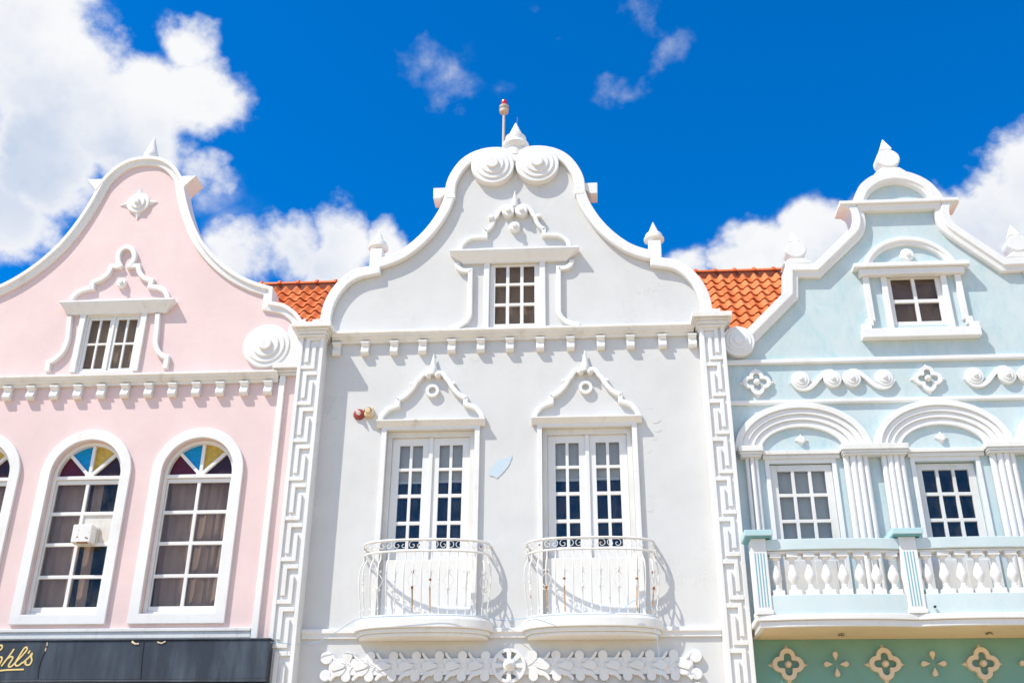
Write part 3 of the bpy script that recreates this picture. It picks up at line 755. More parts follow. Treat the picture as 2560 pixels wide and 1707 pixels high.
for x in xcols:
    vis = x < -3.75 or 1.55 < x < 4.0
    for rw in range(rows-1):
        if not vis: tile_geo(mid, x, rw); continue
        if proto is None: proto = tile_geo(MB(), x, rw).build('roof_tile', 'tile', roof, smooth=True); px_, prw = x, rw
        else:
            dv = dn*((rw-prw)*gauge)
            c = dup(proto, x-px_+random.uniform(-.004, .004), dv.y, dv.z, parent=roof, deep=False); c.rotation_euler = (random.uniform(-.008, .008), 0, random.uniform(-.01, .01))
MB().box(-5.95, 4.1, YR-.07, YR+.07, ZR_-.14, ZR_+.03).build('ridge_bedding', 'roofing', roof)
tag(mid.build('hidden_roof_tiles', 'tile', roof, smooth=True), kind='stuff')
pr = None
for i in range(29):
    x = -5.95+i*.35
    if pr is None:
        b = MB(); prof = [(YR+.085*math.cos(a), ZR_+.005+.075*math.sin(a)) for a in [math.pi*k/8 for k in range(9)]]
        b.beam(x, x+.36, list(reversed(prof)))
        prof2 = [(YR+.11*math.cos(a), ZR_+.0+.105*math.sin(a)) for a in [math.pi*k/8 for k in range(9)]]
        b.beam(x, x+.055, list(reversed(prof2)))
        pr = b.build('ridge_tile', 'tile', roof, .008)
    else: dup(pr, i*.35, parent=roof, deep=False)

# =================================================================== PINK HOUSE
XP = -7.50
pink = empty('gabled_house', XP, 0, 0)
tag(pink, 'pale pink house on the left with bell gable and round-headed stained glass windows', 'house')
dP = .09
ph = S(TT('R1', [(890, 213), (960, 224), (1020, 258), (1063, 308), (1082, 345)], dP), TT('R1', [(1082, 345), (1092, 400)], dP),
       TT('R1', [(1092, 400), (1105, 470), (1130, 560), (1166, 650), (1212, 730), (1292, 822), (1392, 900), (1502, 955), (1620, 990)], dP),
       TT('R1', [(1620, 990), (1614, 1076)], dP), TT('R1', [(1614, 1076), (1690, 1092), (1750, 1132), (1790, 1180), (1812, 1230), (1815, 1262)], dP), n=6)
ph[0] = (XP, ph[0][1])
pg = sym(list(reversed(mirror(ph, XP))), XP)
MB().sweep(pg, [(0, .28), (0, -dP), (.062, -dP), (.072, -dP+.035), (.15, -dP+.045), (.158, -dP+.058), (.16, .0), (.06, .002), (.06, .28)]).build('gable_coping', 'trim', pink, .008)
PL, PR = -10.64, -4.362
pin = offset(pg, .05)
def arch_loop(xc, hw, z0, zs_, n=24): return [(xc-hw, z0), (xc+hw, z0)]+circ(xc, zs_, hw, n, 0, math.pi)
AW = [-9.245, -7.51, -5.785]           # arched windows
HWO, HWI, ZSP, ZSI, Z0O, Z0I = .70, .548, 5.425, 5.42, 3.17, 3.31
zpc = 7.00
gw = (-8.10, -6.985, 7.12, 8.17)
pout = [(PL+.02, GZ), (PR-.005, GZ), (PR-.005, zpc)]+[p for p in reversed(pin) if p[1] > zpc+.02]+[(PL+.02, zpc)]
MB().prism(pout, 0, .25, [arch_loop(x, HWI, Z0I, ZSI) for x in AW]+[rect(gw[0]+.09, gw[1]-.09, gw[2], gw[3])]).build('wall', 'pink', pink)
shell(pink, PL, PR, 7.0)
MB().add([(PL, .3, 7.0), (PR-.03, .3, 7.0), (PR-.03, 3.2, 9.4), (PL, 3.2, 9.4), (PR-.03, 6, 7.0), (PL, 6, 7.0)], [(0, 1, 2, 3), (3, 2, 4, 5)]).build('roof', 'tile', pink)
for sx in (1, -1):
    f = (lambda p: [(XP+sx*(q[0]-XP), q[1]) for q in p])
    MB().prism(f(TT('R1', [(1062, 345), (1082, 334), (1168, 331), (1098, 392), (1090, 410)], dP)), -dP-.004, .28).build('gable_ear', 'trim', pink, .006)
    cx = XP+sx*2.545
    stepped_disc((cx, 0, 7.50), [(.375, .06), (.30, .08), (.21, .108), (.105, .15)], 48).build('scroll_boss', 'trim', pink, smooth=True)
    MB().prism(f([(-4.98, 7.17), (-4.37, 7.17), (-4.37, 7.98), (-4.62, 7.86), (-4.66, 7.6)]), -.042, .0).build('volute_panel', 'trim', pink, .006)
MB().lathe((XP+.03, .05, ph[0][1]-.02), [(.10, 0), (.11, .03), (.125, .10), (.118, .15), (.10, .20), (.004, .53)], 24).build('finial', 'trim', pink, smooth=True)
zst = 10.30
st = stepped_disc((XP, 0, zst), [(.20, .05), (.13, .075)], 36).build('star_boss', 'trim', pink, smooth=True)
for a in (0, 90, 180, 270):
    ca, sa = math.cos(R_(a+4)), math.sin(R_(a+4)); q = lambda r, t: (XP+r*ca-t*sa, zst+r*sa+t*ca)
    MB().add([(q(.17, -.075)[0], 0, q(.17, -.075)[1]), (q(.17, .075)[0], 0, q(.17, .075)[1]), (q(.335, 0)[0], -.01, q(.335, 0)[1]), (q(.17, 0)[0], -.055, q(.17, 0)[1])], [(0, 2, 3), (3, 2, 1), (0, 3, 1), (0, 1, 2)]).build('star_point', 'trim', st)
MB().lathe((XP, -.073, zst), [(.055, 0), (.05, .045), (.001, .05)], 4, 'y', math.pi/4).build('knob', 'trim', st)
# omega pediment over the gable window
OMP = lambda d: [(-.042, .01), (-.042, -d+.01), (-.034, -d), (.034, -d), (.042, -d+.01), (.042, .01)]
oml = S(TT('R1', [(418, 1066), (450, 1028), (495, 1005), (545, 994)], .06), TT('R1', [(545, 994), (548, 962)], .06), TT('R1', [(548, 962), (600, 940), (640, 908), (660, 868)], .06), TT('R1', [(660, 868), (722, 868)], .06), n=5)
omr = S(TT('R1', [(752, 866), (820, 864)], .06), TT('R1', [(820, 864), (828, 905), (858, 938), (900, 953)], .06), TT('R1', [(900, 953), (890, 986)], .06), TT('R1', [(890, 986), (945, 996), (980, 1018), (995, 1054)], .06), n=5)
omc = S(TT('R1', [(716, 872), (702, 838), (702, 798), (722, 766), (752, 755), (782, 766), (797, 800), (788, 838), (762, 872)], .06), n=5)
pm = MB().sweep(oml, OMP(.065)).build('pediment', 'trim', pink, .004)
MB().sweep(omr, OMP(.065)).build('pediment_arm', 'trim', pm, .004)
MB().sweep(omc, OMP(.069)).build('pediment_loop', 'trim', pm, .004)
cube_boss(T('R1', 722, 968, .05), .082, .07, .035, pm)
zt, zb_ = T('R1', 680, 1066, .15)[1], T('R1', 680, 1150, .06)[1]
hood(pink, XP-.95, XP+.96, zt, zb_, .16, .06, 'trim', .14)
for pts in ([(412, 1165), (406, 1240), (396, 1310), (368, 1375), (320, 1420), (286, 1438)],), ([(936, 1150), (930, 1240), (922, 1320), (936, 1370), (965, 1398), (990, 1408)],):
    q = TT('R1', pts[0], .06); e = T('R1', *((278, 1488) if pts[0][0][0] < 600 else (980, 1472)), .06)
    MB().sweep(S(q, [q[-1], e], n=5), [(-.042, .01), (-.042, -.055), (-.034, -.065), (.034, -.065), (.042, -.055), (.042, .01)]).build('side_scroll', 'trim', pink, .004)
for a, b in ((gw[0], gw[0]+.095), (gw[1]-.095, gw[1])):
    MB().box(a, b, -.05, .05, gw[2], gw[3]).build('jamb_board', 'timber_white', pink, .006)
xm = (gw[0]+gw[1])/2
fr = MB().prism(rect(gw[0]+.097, gw[1]-.097, gw[2], gw[3]), .0, .10, [rect(gw[0]+.125, xm-.02, gw[2]+.03, gw[3]-.05), rect(xm+.02, gw[1]-.125, gw[2]+.03, gw[3]-.05)]).build('gable_window', 'timber_white', pink, .004)
for a, b in ((gw[0]+.127, xm-.022), (xm+.022, gw[1]-.127)):
    z0, z1 = gw[2]+.032, gw[3]-.052; st_, bar = .045, .035; W = (b-a-2*st_-bar)/2; H = (z1-z0-2*st_-bar)/2
    cs = [(a+st_, a+st_+W), (b-st_-W, b-st_)]; rs = [(z0+st_, z0+st_+H), (z1-st_-H, z1-st_)]
    MB().prism(rect(a, b, z0, z1), .02, .06, [rect(p, q, r, s) for p, q in cs for r, s in rs]).build('casement', 'timber_white', fr, .004)
    for p, q in cs:
        for r, s in rs: MB().box(p-.004, q+.004, .045, .05, r-.004, s+.004).build('pane', 'glass_grey', fr)
drape(gw[0]+.12, gw[1]-.12, gw[2], gw[3], .17, .012, .22, 'curtain', fr); room(fr, gw[0]+.1, gw[1]-.1, gw[2], gw[3], .25, .7)
# cornice, consoles, lesene
zpt = T('R2', 600, 62, .15)[1]
cornice(pink, PL, -4.70, zpt, .15)
MB().box(PL, -4.86, -.05, 0, zpt+.002, zpt+.04).build('gable_plinth', 'trim', pink, .006)
spc = (4.833-9.003)/-11
consoles(pink, [-4.845-i*.3792 for i in range(14)], zpt-.165, .125, .215)
ls = MB().box(-4.68, -4.59, -.06, 0, GZ, 6.97).build('lesene', 'trim', pink, .006)
cp = MB().box(-4.70, -4.36, -.075, 0, 6.972, 7.01); cp.box(-4.73, -4.36, -.11, 0, 7.012, 7.05); cp.box(-4.78, -4.36, -.17, 0, 7.052, 7.14); cp.build('capital', 'trim_dirty', pink, .006)
# sill band above the shop
MB().beam(PL, -4.69, [(0, 3.105), (-.07, 3.105), (-.07, 3.06), (-.05, 3.05), (-.05, 2.97), (-.03, 2.96), (-.03, 2.90), (0, 2.90)]).build('sill_band', 'trim_dirty', pink, .006)
# round-headed windows
PR_ROWS = [(3.446, 3.859), (3.910, 4.340), (4.393, 4.813), (4.867, 5.300)]
def arched_window(xc, idx):
    sur = MB().prism(arch_loop(xc, HWO, Z0O, ZSP), -.055, 0, [arch_loop(xc, HWI, Z0I, ZSI)]).build('window', 'trim', pink, .012)
    # timber frame just inside the masonry opening
    fi = MB().prism(arch_loop(xc, HWI-.002, Z0I+.002, ZSI), .07, .20, [rect(xc-HWI+.055, xc+HWI-.055, Z0I+.05, 5.365), circ(xc, 5.42, HWI-.055, 24, 0, math.pi)]).build('frame', 'timber_white', sur, .006)
    bx0, bx1 = xc-HWI+.057, xc+HWI-.057
    cs = [(bx0+.018, xc-.026), (xc+.026, bx1-.018)]
    MB().prism(rect(bx0, bx1, Z0I+.052, 5.363), .105, .15, [rect(p, q, r, s) for p, q in cs for r, s in PR_ROWS]).build('sash', 'timber_white', sur, .006)
    for ci, (p, q) in enumerate(cs):
        for r_i, (r, s) in enumerate(PR_ROWS):
            if idx == 1 and ci == 1 and r_i == 2:
                MB().box(p-.004, q+.004, .128, .134, r-.004, s+.004).build('board_infill', 'panel', sur); continue
            MB().box(p-.004, q+.004, .128, .133, r-.004, s+.004).build('pane', 'glass_grey', sur)
    rr = HWI-.057
    for k, mt in enumerate(('plum_glass', 'yellow_glass', 'blue_glass', 'wine_glass')):
        a0, a1 = R_(45*k), R_(45*k+45)
        MB().prism([(xc, 5.42)]+circ(xc, 5.42, rr+.004, 8, a0, a1), .15, .156).build('fan_pane', mt, sur)
    for k in (1, 2, 3):
        a = R_(45*k); ca, sa = math.cos(a), math.sin(a); t = .026
        MB().prism([(xc+.02*ca-t*sa, 5.42+.02*sa+t*ca), (xc+.02*ca+t*sa, 5.42+.02*sa-t*ca), (xc+rr*ca+t*sa, 5.42+rr*sa-t*ca), (xc+rr*ca-t*sa, 5.42+rr*sa+t*ca)], .10 if k == 2 else .104, .149).build('fan_bar', 'timber_white', sur, .005)
    MB().prism(circ(xc, 5.423, .07, 12, 0, math.pi), .095, .149).build('fan_hub', 'timber_white', sur, .005)
    z0, z1 = Z0I, 5.36
    if idx == 1:
        drape(xc-HWI, xc-.02, z0, z1, .26, .006, .12, 'curtain', sur); drape(xc+.02, xc+.17, z0, z1, .28, .008, .12, 'curtain', sur, lean=.05)
    else:
        drape(xc-HWI, xc-.10, z0, z1, .26, .008, .13, 'curtain', sur, lean=.06); drape(xc+.02, xc+HWI, z0, z1, .30, .02, .16, 'curtain', sur, lean=-.05)
        drape(xc-.12, xc+.10, z0, z1, .33, .02, .14, 'curtain', sur, lean=-.10)
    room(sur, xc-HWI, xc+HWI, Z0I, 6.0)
for i, x in enumerate(AW): arched_window(x, i)

# =================================================================== PALE BLUE HOUSE
XC = 5.165
cyan = empty('gabled_house', XC, 0, 0)
tag(cyan, 'pale blue house on the right with stepped gable, clustered columns and stone balustrade', 'house')
dY = .13
cl = S(TT('R8', [(225, 1372), (503, 1092)], dY), TT('R8', [(503, 1092), (503, 905)], dY), TT('R8', [(503, 905), (703, 903)], dY), TT('R8', [(703, 903), (945, 668)], dY),
       TT('R8', [(945, 668), (965, 638), (970, 592), (955, 542), (925, 502)], dY), n=5)
prof = [(0, .25), (0, -dY), (.12, -dY), (.132, -dY+.035), (.20, -dY+.045), (.215, -dY+.06), (.215, 0), (.1, .002), (.1, .25)]
MB().sweep(cl, prof).build('gable_coping', 'trim', cyan, .008)
MB().sweep(list(reversed(mirror(cl, XC))), prof).build('gable_coping', 'trim', cyan, .008)
ar = TT('R8', [(968, 484), (985, 425), (1020, 362), (1075, 315), (1140, 283), (1200, 268), (1262, 262)], dY)
ar[-1] = (XC, ar[-1][1]); arc = sym(crv(ar, 5), XC)
MB().sweep(arc, [(0, .25), (0, -dY), (.15, -dY), (.165, -dY+.02), (.20, -dY+.03), (.205, 0), (.08, .002), (.08, .25)]).build('gable_arch', 'trim', cyan, .008)
ztc = 9.80
xe0 = 4.235-.01; wtc = XC-xe0
MB().beam(xe0+.0, 2*XC-xe0, [(.25, ztc), (-.16, ztc), (-.16, ztc-.055), (-.145, ztc-.065), (.25, ztc-.065)]).build('gable_cornice', 'trim', cyan, .006)
MB().beam(4.50, 2*XC-4.50, [(.2, ztc-.067), (-.125, ztc-.067), (-.11, ztc-.10), (-.10, ztc-.16), (0, ztc-.16), (.2, ztc-.12)]).build('gable_frieze', 'trim', cyan, .006)
for sx in (1, -1):
    f = lambda p: [(XC+sx*(XC-q[0]), q[1]) for q in p]
    MB().prism(f(TT('R8', [(872, 500), (990, 496), (1000, 560), (978, 600), (966, 565), (946, 538), (915, 520), (872, 516)], .1)), -.12, .25).build('gable_ear', 'trim', cyan, .006)
    c = T('R8', 182, 1432, .15); cx = XC+sx*(XC-c[0])
    stepped_disc((cx, 0, c[1]+.0), [(.25, .14), (.20, .155), (.145, .172), (.075, .195)], 40).build('volute', 'trim', cyan, smooth=True)
def block_finial(x, z, s):
    """flat round urn with a pyramid cap"""
    o = MB().prism([(x-.30*s, z), (x+.30*s, z), (x+.22*s, z+.07*s), (x+.16*s, z+.12*s), (x-.16*s, z+.12*s), (x-.22*s, z+.07*s)], -.12, .16).build('finial', 'trim', cyan, .01)
    MB().box(x-.12*s, x+.12*s, -.09, .13, z+.12*s, z+.17*s).build('collar', 'trim', o, .006)
    MB().prism(circ(x, z+.335*s, .205*s, 32, rz=.19*s), -.11, .15).build('urn', 'trim', o, .02)
    k = .10*s; z += .055*s
    MB().box(x-.06*s, x+.06*s, -.04, .08, z+.44*s, z+.50*s).build('neck', 'trim', o)
    MB().add([(x-k, .02-k, z+.50*s), (x+k, .02-k, z+.50*s), (x+k, .02+k, z+.50*s), (x-k, .02+k, z+.50*s), (x-k, .02-k, z+.53*s), (x+k, .02-k, z+.53*s), (x+k, .02+k, z+.53*s), (x-k, .02+k, z+.53*s), (x, .02, z+.80*s)],
             [(3, 2, 1, 0), (0, 1, 5, 4), (1, 2, 6, 5), (2, 3, 7, 6), (3, 0, 4, 7), (4, 5, 8), (5, 6, 8), (6, 7, 8), (7, 4, 8)]).build('cap', 'trim', o, .005)
block_finial(XC-.03, ar[-1][1]-.05, .92)
zfs = T('R8', 590, 905, .1)[1]
block_finial(T('R8', 590, 900, .1)[0], zfs-.01, .80); block_finial(2*XC-T('R8', 590, 900, .1)[0], zfs-.01, .80)
CL, CR = 2.192, 2*XC-2.192
cin = offset(cl, .05)
gwin = (4.795, 5.62, 7.60, 8.49)
arin = offset(arc, .06)
dr = [(2.69, 3.585), (4.755, 5.612), (6.72, 7.60)]   # door openings
DZ0, DZ1 = 2.95, 5.40
cout = [(CL, GZ), (CR, GZ), (CR, 7.2)]+[p for p in mirror(cin, XC)]+[(2*XC-4.40, 9.72)]+list(reversed(arin))+[(4.40, 9.72)]+list(reversed(cin))+[(CL, 7.2)]
MB().prism(cout, 0, .25, [rect(*gwin)]+[rect(a, b, DZ0, DZ1) for a, b in dr]).build('wall', 'cyan', cyan)
shell(cyan, CL, CR, 7.0)
MB().add([(CL+.05, .3, 6.6), (CR, .3, 6.6), (CR, 3.2, 9.0), (CL+.05, 3.2, 9.0), (CR, 6, 6.6), (CL+.05, 6, 6.6)], [(0, 1, 2, 3), (3, 2, 4, 5)]).build('roof', 'tile', cyan)
# gable window
o, _, _ = sash(cyan, gwin[0]+.002, gwin[1]-.002, gwin[2]+.002, gwin[3]-.002, 2, 2, y=.02, bar=.055, rail=.07, rowz=[(7.675, 8.00), (8.06, 8.425)])
MB().box(gwin[0]+.03, gwin[1]-.03, .15, .16, gwin[2]+.03, gwin[3]-.03).build('screen', 'screen', o); room(o, gwin[0], gwin[1], gwin[2], gwin[3], .25, .6)
for sx in (1, -1):
    xm_ = 5.205; MB().box(xm_+sx*.413, xm_+sx*.50, -.05, .05, 7.50, 8.44).build('jamb_board', 'timber_white', cyan, .006)
XG = 5.175
for x0_, x1_, d1, za, zb__ in ((XG-.885, XG+.885, .18, 8.625, 8.55), (XG-.80, XG+.80, .13, 8.548, 8.44)):
    MB().box(x0_, x1_, -d1, 0, zb__, za).build('window_hood', 'trim', cyan, .008)
MB().box(4.275, 6.035, -.14, 0, 7.345, 7.495).build('window_sill', 'trim', cyan, .008)
ap = TT('R8', [(1035, 908), (1080, 842), (1160, 778), (1260, 746), (1350, 738), (1450, 760), (1560, 820), (1635, 872), (1672, 892)], .09)
ap = [p for p in circ(XG, 8.62-.14, .735, 28, R_(170), R_(10), rz=.66)]
pm = MB().sweep(ap, [(0, .01), (0, -.09), (.07, -.09), (.08, -.065), (.125, -.06), (.13, 0.01)]).build('pediment', 'trim', cyan, .005)
cb = T('R8', 1340, 848, .05); cube_boss(cb, .105, .09, .04, pm)
for sx in (1, -1):
    f = lambda u: XG+.0+sx*u
    MB().box(f(.655), f(.745), -.07, 0, 7.66, 8.438).build('side_strip', 'trim', cyan, .006)
    MB().box(f(.69), f(.80), -.075, 0, 7.58, 7.70).build('side_step', 'trim', cyan, .006)
    MB().box(f(.73), f(.875), -.085, 0, 7.497, 7.605).build('side_step', 'trim', cyan, .006)
# string courses
for za, zb__ in ((7.058, 6.98), (6.388, 6.322)):
    MB().beam(CL, CR, [(0, za), (-.055, za), (-.055, zb__+.02), (-.045, zb__), (0, zb__)]).build('string_course', 'trim', cyan, .006)
# quatrefoils
def quatrefoil(x, z, s, d, mat, ball=.055):
    def lobes(off, r, n=14):
        pts = []
        ha = math.pi/2-math.asin(min(.999, off*math.sin(math.pi/4)/r))+math.pi/4 if r > off*math.sin(math.pi/4) else math.pi/2
        for k in range(4):
            a = math.pi/2*k; cx, cz = off*math.cos(a), off*math.sin(a)
            lim = math.pi-math.acos(max(-1, min(1, 0)))  # half turn
            span = math.pi-math.asin(min(1, off*math.sin(math.pi/4)/r))-math.pi/4
            for i in range(n+1): t = a-span+2*span*i/n; pts.append((x+s*(cx+r*math.cos(t)), z+s*(cz+r*math.sin(t))))
        return pts
    hole = []
    for k in range(4):
        a = math.pi/2*k
        u = Vector((math.cos(a), math.sin(a))); v = Vector((-u.y, u.x))
        for i in range(9): t = -math.pi/2+math.pi*i/8; p = u*(.105+.052*math.cos(t))+v*(.052*math.sin(t)); hole.append((x+s*p.x, z+s*p.y))
        p = (u+v)*.055; hole.append((x+s*p.x, z+s*p.y))
    o = MB().prism(lobes(.115, .108), -d, 0, [hole]).build('quatrefoil', mat, cyan, .008)
    for k in range(4):
        a = math.pi/2*k; u = Vector((math.cos(a), math.sin(a))); v = Vector((-u.y, u.x))
        P = [(x+s*q.x, z+s*q.y) for q in (u*.205+v*.055, u*.205-v*.055, u*.285)]
        MB().add([(P[0][0], 0, P[0][1]), (P[1][0], 0, P[1][1]), (P[2][0], -.012, P[2][1]), (x+s*u.x*.20, -d*.85, z+s*u.y*.20)], [(0, 2, 3), (3, 2, 1), (0, 3, 1), (0, 1, 2)]).build('point', mat, o)
    MB().lathe((x, -.0, z), [(ball*s*.8, 0), (ball*s, d*.6), (ball*s*.95, d*1.1), (ball*s*.6, d*1.6), (.002, d*1.75)], 16, 'y').build('ball', mat, o, smooth=True)
    return o
for x in (2.633, 5.15, 7.66): quatrefoil(x, 6.685, .93, .06, 'trim')
def scroll_band(x):
    xs_ = [x-.614, x-.146, x+.139, x+.614]; z = 6.71
    wv = MB()
    for sx in (1, -1):
        pts = crv([(x+sx*q[0], z+q[1]) for q in ((.75, -.02), (.66, -.13), (.54, -.145), (.44, -.09), (.33, .03), (.22, .12), (.12, .12))], 5)
        if sx == 1: pts = list(reversed(pts))
        wv.sweep(pts, [(-.035, 0), (-.035, -.055), (.035, -.055), (.035, 0)])
    o = wv.build('scroll_band', 'trim', cyan, .006)
    for a in xs_:
        stepped_disc((a, 0, z), [(.135, .065), (.092, .078)], 30).build('disc', 'trim', o, smooth=True)
        MB().lathe((a, -.075, z), [(.042, 0), (.038, .014), (.024, .025), (.001, .029)], 14, 'y').build('button', 'trim', o, smooth=True)
scroll_band(3.90); scroll_band(6.445)
# arches and imposts
for xa in (3.19, 5.19, 7.19):
    zi = 5.575
    st = [(.985, .50, .11), (.885, .09), (.785, .07), (.69, .05)]
    rad = [(1.00, .735, .06), (.915, .655, .085), (.835, .58, .11), (.755, .505, .135)]
    prev = None
    o = None
    for k, (rx, rz, d) in enumerate([(.985, .735, .135), (.885, .645, .105), (.795, .56, .08), (.705, .475, .055)]):
        rx2, rz2 = [(.885, .645), (.795, .56), (.705, .475), (.595, .375)][k]
        lp = circ(xa, zi, rx, 30, 0, math.pi, rz)+list(reversed(circ(xa, zi, rx2, 30, 0, math.pi, rz2)))
        b = MB().prism(lp, -d, 0)
        if o is None: o = b.build('arch', 'trim', cyan, .008)
        else: b.build('arch_ring', 'trim', o, .008)
    dm = stepped_disc((xa+.0, 0, 5.755), [(.058, .05)], 16).build('diamond_boss', 'trim', cyan, smooth=True)
    for a in (0, 90, 180, 270):
        u = Vector((math.cos(R_(a)), math.sin(R_(a)))); v = Vector((-u.y, u.x)); q = [(xa+p.x, 5.755+p.y) for p in (u*.045+v*.035, u*.045-v*.035, u*.10)]
        MB().add([(q[0][0], 0, q[0][1]), (q[1][0], 0, q[1][1]), (q[2][0], -.01, q[2][1]), (xa+u.x*.045, -.04, 5.755+u.y*.045)], [(0, 2, 3), (3, 2, 1), (0, 3, 1), (0, 1, 2)]).build('point', 'trim', dm)
def impost(x0, x1, d):
    z = 5.62
    b = MB().box(x0, x1, -d, 0, z-.085, z); b.box(x0+.018, x1-.018, -d+.02, 0, z-.125, z-.086); b.box(x0+.03, x1-.03, -d+.035, 0, z-.155, z-.126)
    b.build('impost', 'trim_dirty', cyan, .006)
impost(2.245, 2.60, .20); impost(3.705, 4.66, .20); impost(5.74, 6.66, .20); impost(7.72, 8.05, .20)
for a, b in ((2.602, 3.703), (4.662, 5.738), (6.662, 7.718)):
    z = 5.575
    q = MB().box(a, b, -.09, 0, z-.06, z); q.box(a, b, -.06, 0, z-.115, z-.061); q.build('lintel_band', 'trim_dirty', cyan, .006)
# clustered columns
for x0_, x1_ in ((2.345, 2.53), (3.745, 4.096), (4.279, 4.605), (5.803, 6.156), (6.33, 6.66), (7.76, 8.0)):
    W = x1_-x0_; n = max(3, round(W/.085)); r = W/n/2*1.06
    b = MB()
    for i in range(n):
        e = abs(i-(n-1)/2)/((n-1)/2)
        b.lathe((x0_+W*(i+.5)/n, -.055-.035*(1-e), 2.9), [(r, 0), (r, 2.565)], 14)
    b.build('clustered_column', 'trim', cyan, smooth=True)
# doors onto the balcony
CZ = [(3.72, 4.14), (4.19, 4.523-.0), (4.572, 4.905), (4.955, 5.292)]
for i, (a, b) in enumerate(dr):
    cs = MB().prism(rect(a-.06, b+.06, DZ0, DZ1+.06), -.03, 0, [rect(a, b, DZ0+.001, DZ1)]).build('door_casing', 'trim', cyan, .006)
    st = .105; bar = .046; W = (b-a-.004-2*st-2*bar)/3; x = a+.002+st; cols = [(x+k*(W+bar), x+k*(W+bar)+W) for k in range(3)]
    rows_ = [(4.19, 4.523), (4.572, 4.905), (4.955, 5.292)]
    yy = .02 if i == 0 else .06
    lf = MB().prism(rect(a+.004, b-.004, DZ0+.02, DZ1-.012), yy, yy+.05, [rect(p, q, r, s) for p, q in cols for r, s in rows_]).build('balcony_door', 'timber', cyan, .005)
    for k in range(2): MB().box(a+.13+k*.36, a+.43+k*.36, yy-.012, yy, DZ0+.2, 3.98).build('door_panel', 'timber', lf, .008)
    for p, q in cols:
        for r, s in rows_: MB().box(p-.004, q+.004, yy+.028, yy+.033, r-.004, s+.004).build('pane', 'glass', lf)
    if i == 0:
        bl = MB(); z = DZ1-.05
        while z > 4.1: bl.add([(a+.06, yy+.10, z), (b-.06, yy+.10, z), (b-.06, yy+.118, z-.026), (a+.06, yy+.118, z-.026)], [(0, 3, 2, 1)]); z -= .031
        bl.build('blind', 'blind', lf)
    room(lf, a, b, DZ0, DZ1)
# balcony with balustrade
posts = [(2.30, .20), (4.24, .225), (6.18, .225), (8.10, .22)]
def bow(u): return .08*(1-abs(2*u-1)**2.4)
def bow_plan(x0, x1, y0, n=16, ext=0.): return [(x0+(x1-x0)*i/n, y0-bow(i/n)) for i in range(n+1)]
front = []
for (xa, _), (xb, _) in zip(posts[:-1], posts[1:]): front += bow_plan(xa, xb, -.72)[:-1]
front.append((posts[-1][0], -.72)); front[0] = (2.26, -.72)
def slab_part(o, z0, z1, name, mat):
    pl = [(x+(-o if i == 0 else 0), y-o) for i, (x, y) in enumerate(front)]
    return hprism(MB(), pl+[(front[-1][0], 0), (front[0][0]-o, 0)], z0, z1).build(name, mat, cyan, .008)
bal = slab_part(.07, 2.985, 3.06, 'balcony_slab', 'trim')
z_ = slab_part(.035, 2.905, 2.983, 'slab_mould', 'trim')
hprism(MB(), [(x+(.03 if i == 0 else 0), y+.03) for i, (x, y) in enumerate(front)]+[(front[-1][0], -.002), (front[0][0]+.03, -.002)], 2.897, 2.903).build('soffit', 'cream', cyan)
for j, (x, wd) in enumerate(posts):
    yp = -.80
    b = MB().box(x-wd/2, x+wd/2, yp, yp+.24, 3.062, 4.07)
    p = b.build('balustrade_post', 'trim', cyan, .008)
    cpw = wd/2+.085
    MB().prism(rect(x-cpw, x+cpw, 4.085, 4.165), yp-.09, yp+.33).build('post_cap', 'cyan_cap', p, .006)
    MB().box(x-cpw+.025, x+cpw-.025, yp-.06, yp+.30, 4.071, 4.083).build('cap_neck', 'teal', p)
    for k in range(4): MB().box(x-.066+k*.038, x-.054+k*.038, yp-.003, yp+.02, 3.16, 3.87).build('flute', 'teal', p)
    MB().box(x-wd/2-.012, x+wd/2+.012, yp-.012, yp+.25, 3.062, 3.12).build('post_base', 'trim', p, .006)
BPROF = [(.0, .0), (.052, .0), (.05, .02), (.035, .035), (.04, .055), (.034, .07), (.052, .11), (.072, .16), (.070, .20), (.052, .26), (.032, .31), (.027, .345), (.034, .355), (.034, .375), (.028, .385), (.05, .415), (.055, .43), (0, .43)]
bproto = None
for (xa, wa), (xb, wb) in zip(posts[:-1], posts[1:]):
    a, b = xa+wa/2, xb-wb/2
    plan = lambda off, th: [(x, y) for x, y in [(a+(b-a)*i/16, -.735-off-bow((i/16)*.84+.08)) for i in range(17)]]
    for name, mat, off, th, z0, z1 in (('plinth_wall', 'cyan_trim', .02, .20, 3.063, 3.315), ('handrail', 'cyan_trim', .03, .24, 3.905, 4.052), ('rail_bed', 'trim', -.01, .18, 3.872, 3.903)):
        pl = plan(off, th); hprism(MB(), pl+[(x, y+th) for x, y in reversed(pl)], z0, z1).build(name, mat, cyan, .008)
    nbal = 8
    for k in range(nbal):
        u = (k+.5)/nbal; x = a+(b-a)*u; y = -.735-bow(u*.84+.08)+.075
        if bproto is None:
            q = MB().lathe((x, y, 3.385), BPROF[1:-1], 14); q.box(x-.078, x+.078, y-.07, y+.07, 3.316, 3.384); q.box(x-.072, x+.072, y-.07, y+.07, 3.816, 3.871)
            bproto = q.build('baluster', 'trim', cyan, smooth=True); bx_, by_ = x, y
        else: dup(bproto, x-bx_, y-by_, 0, parent=cyan, deep=False)
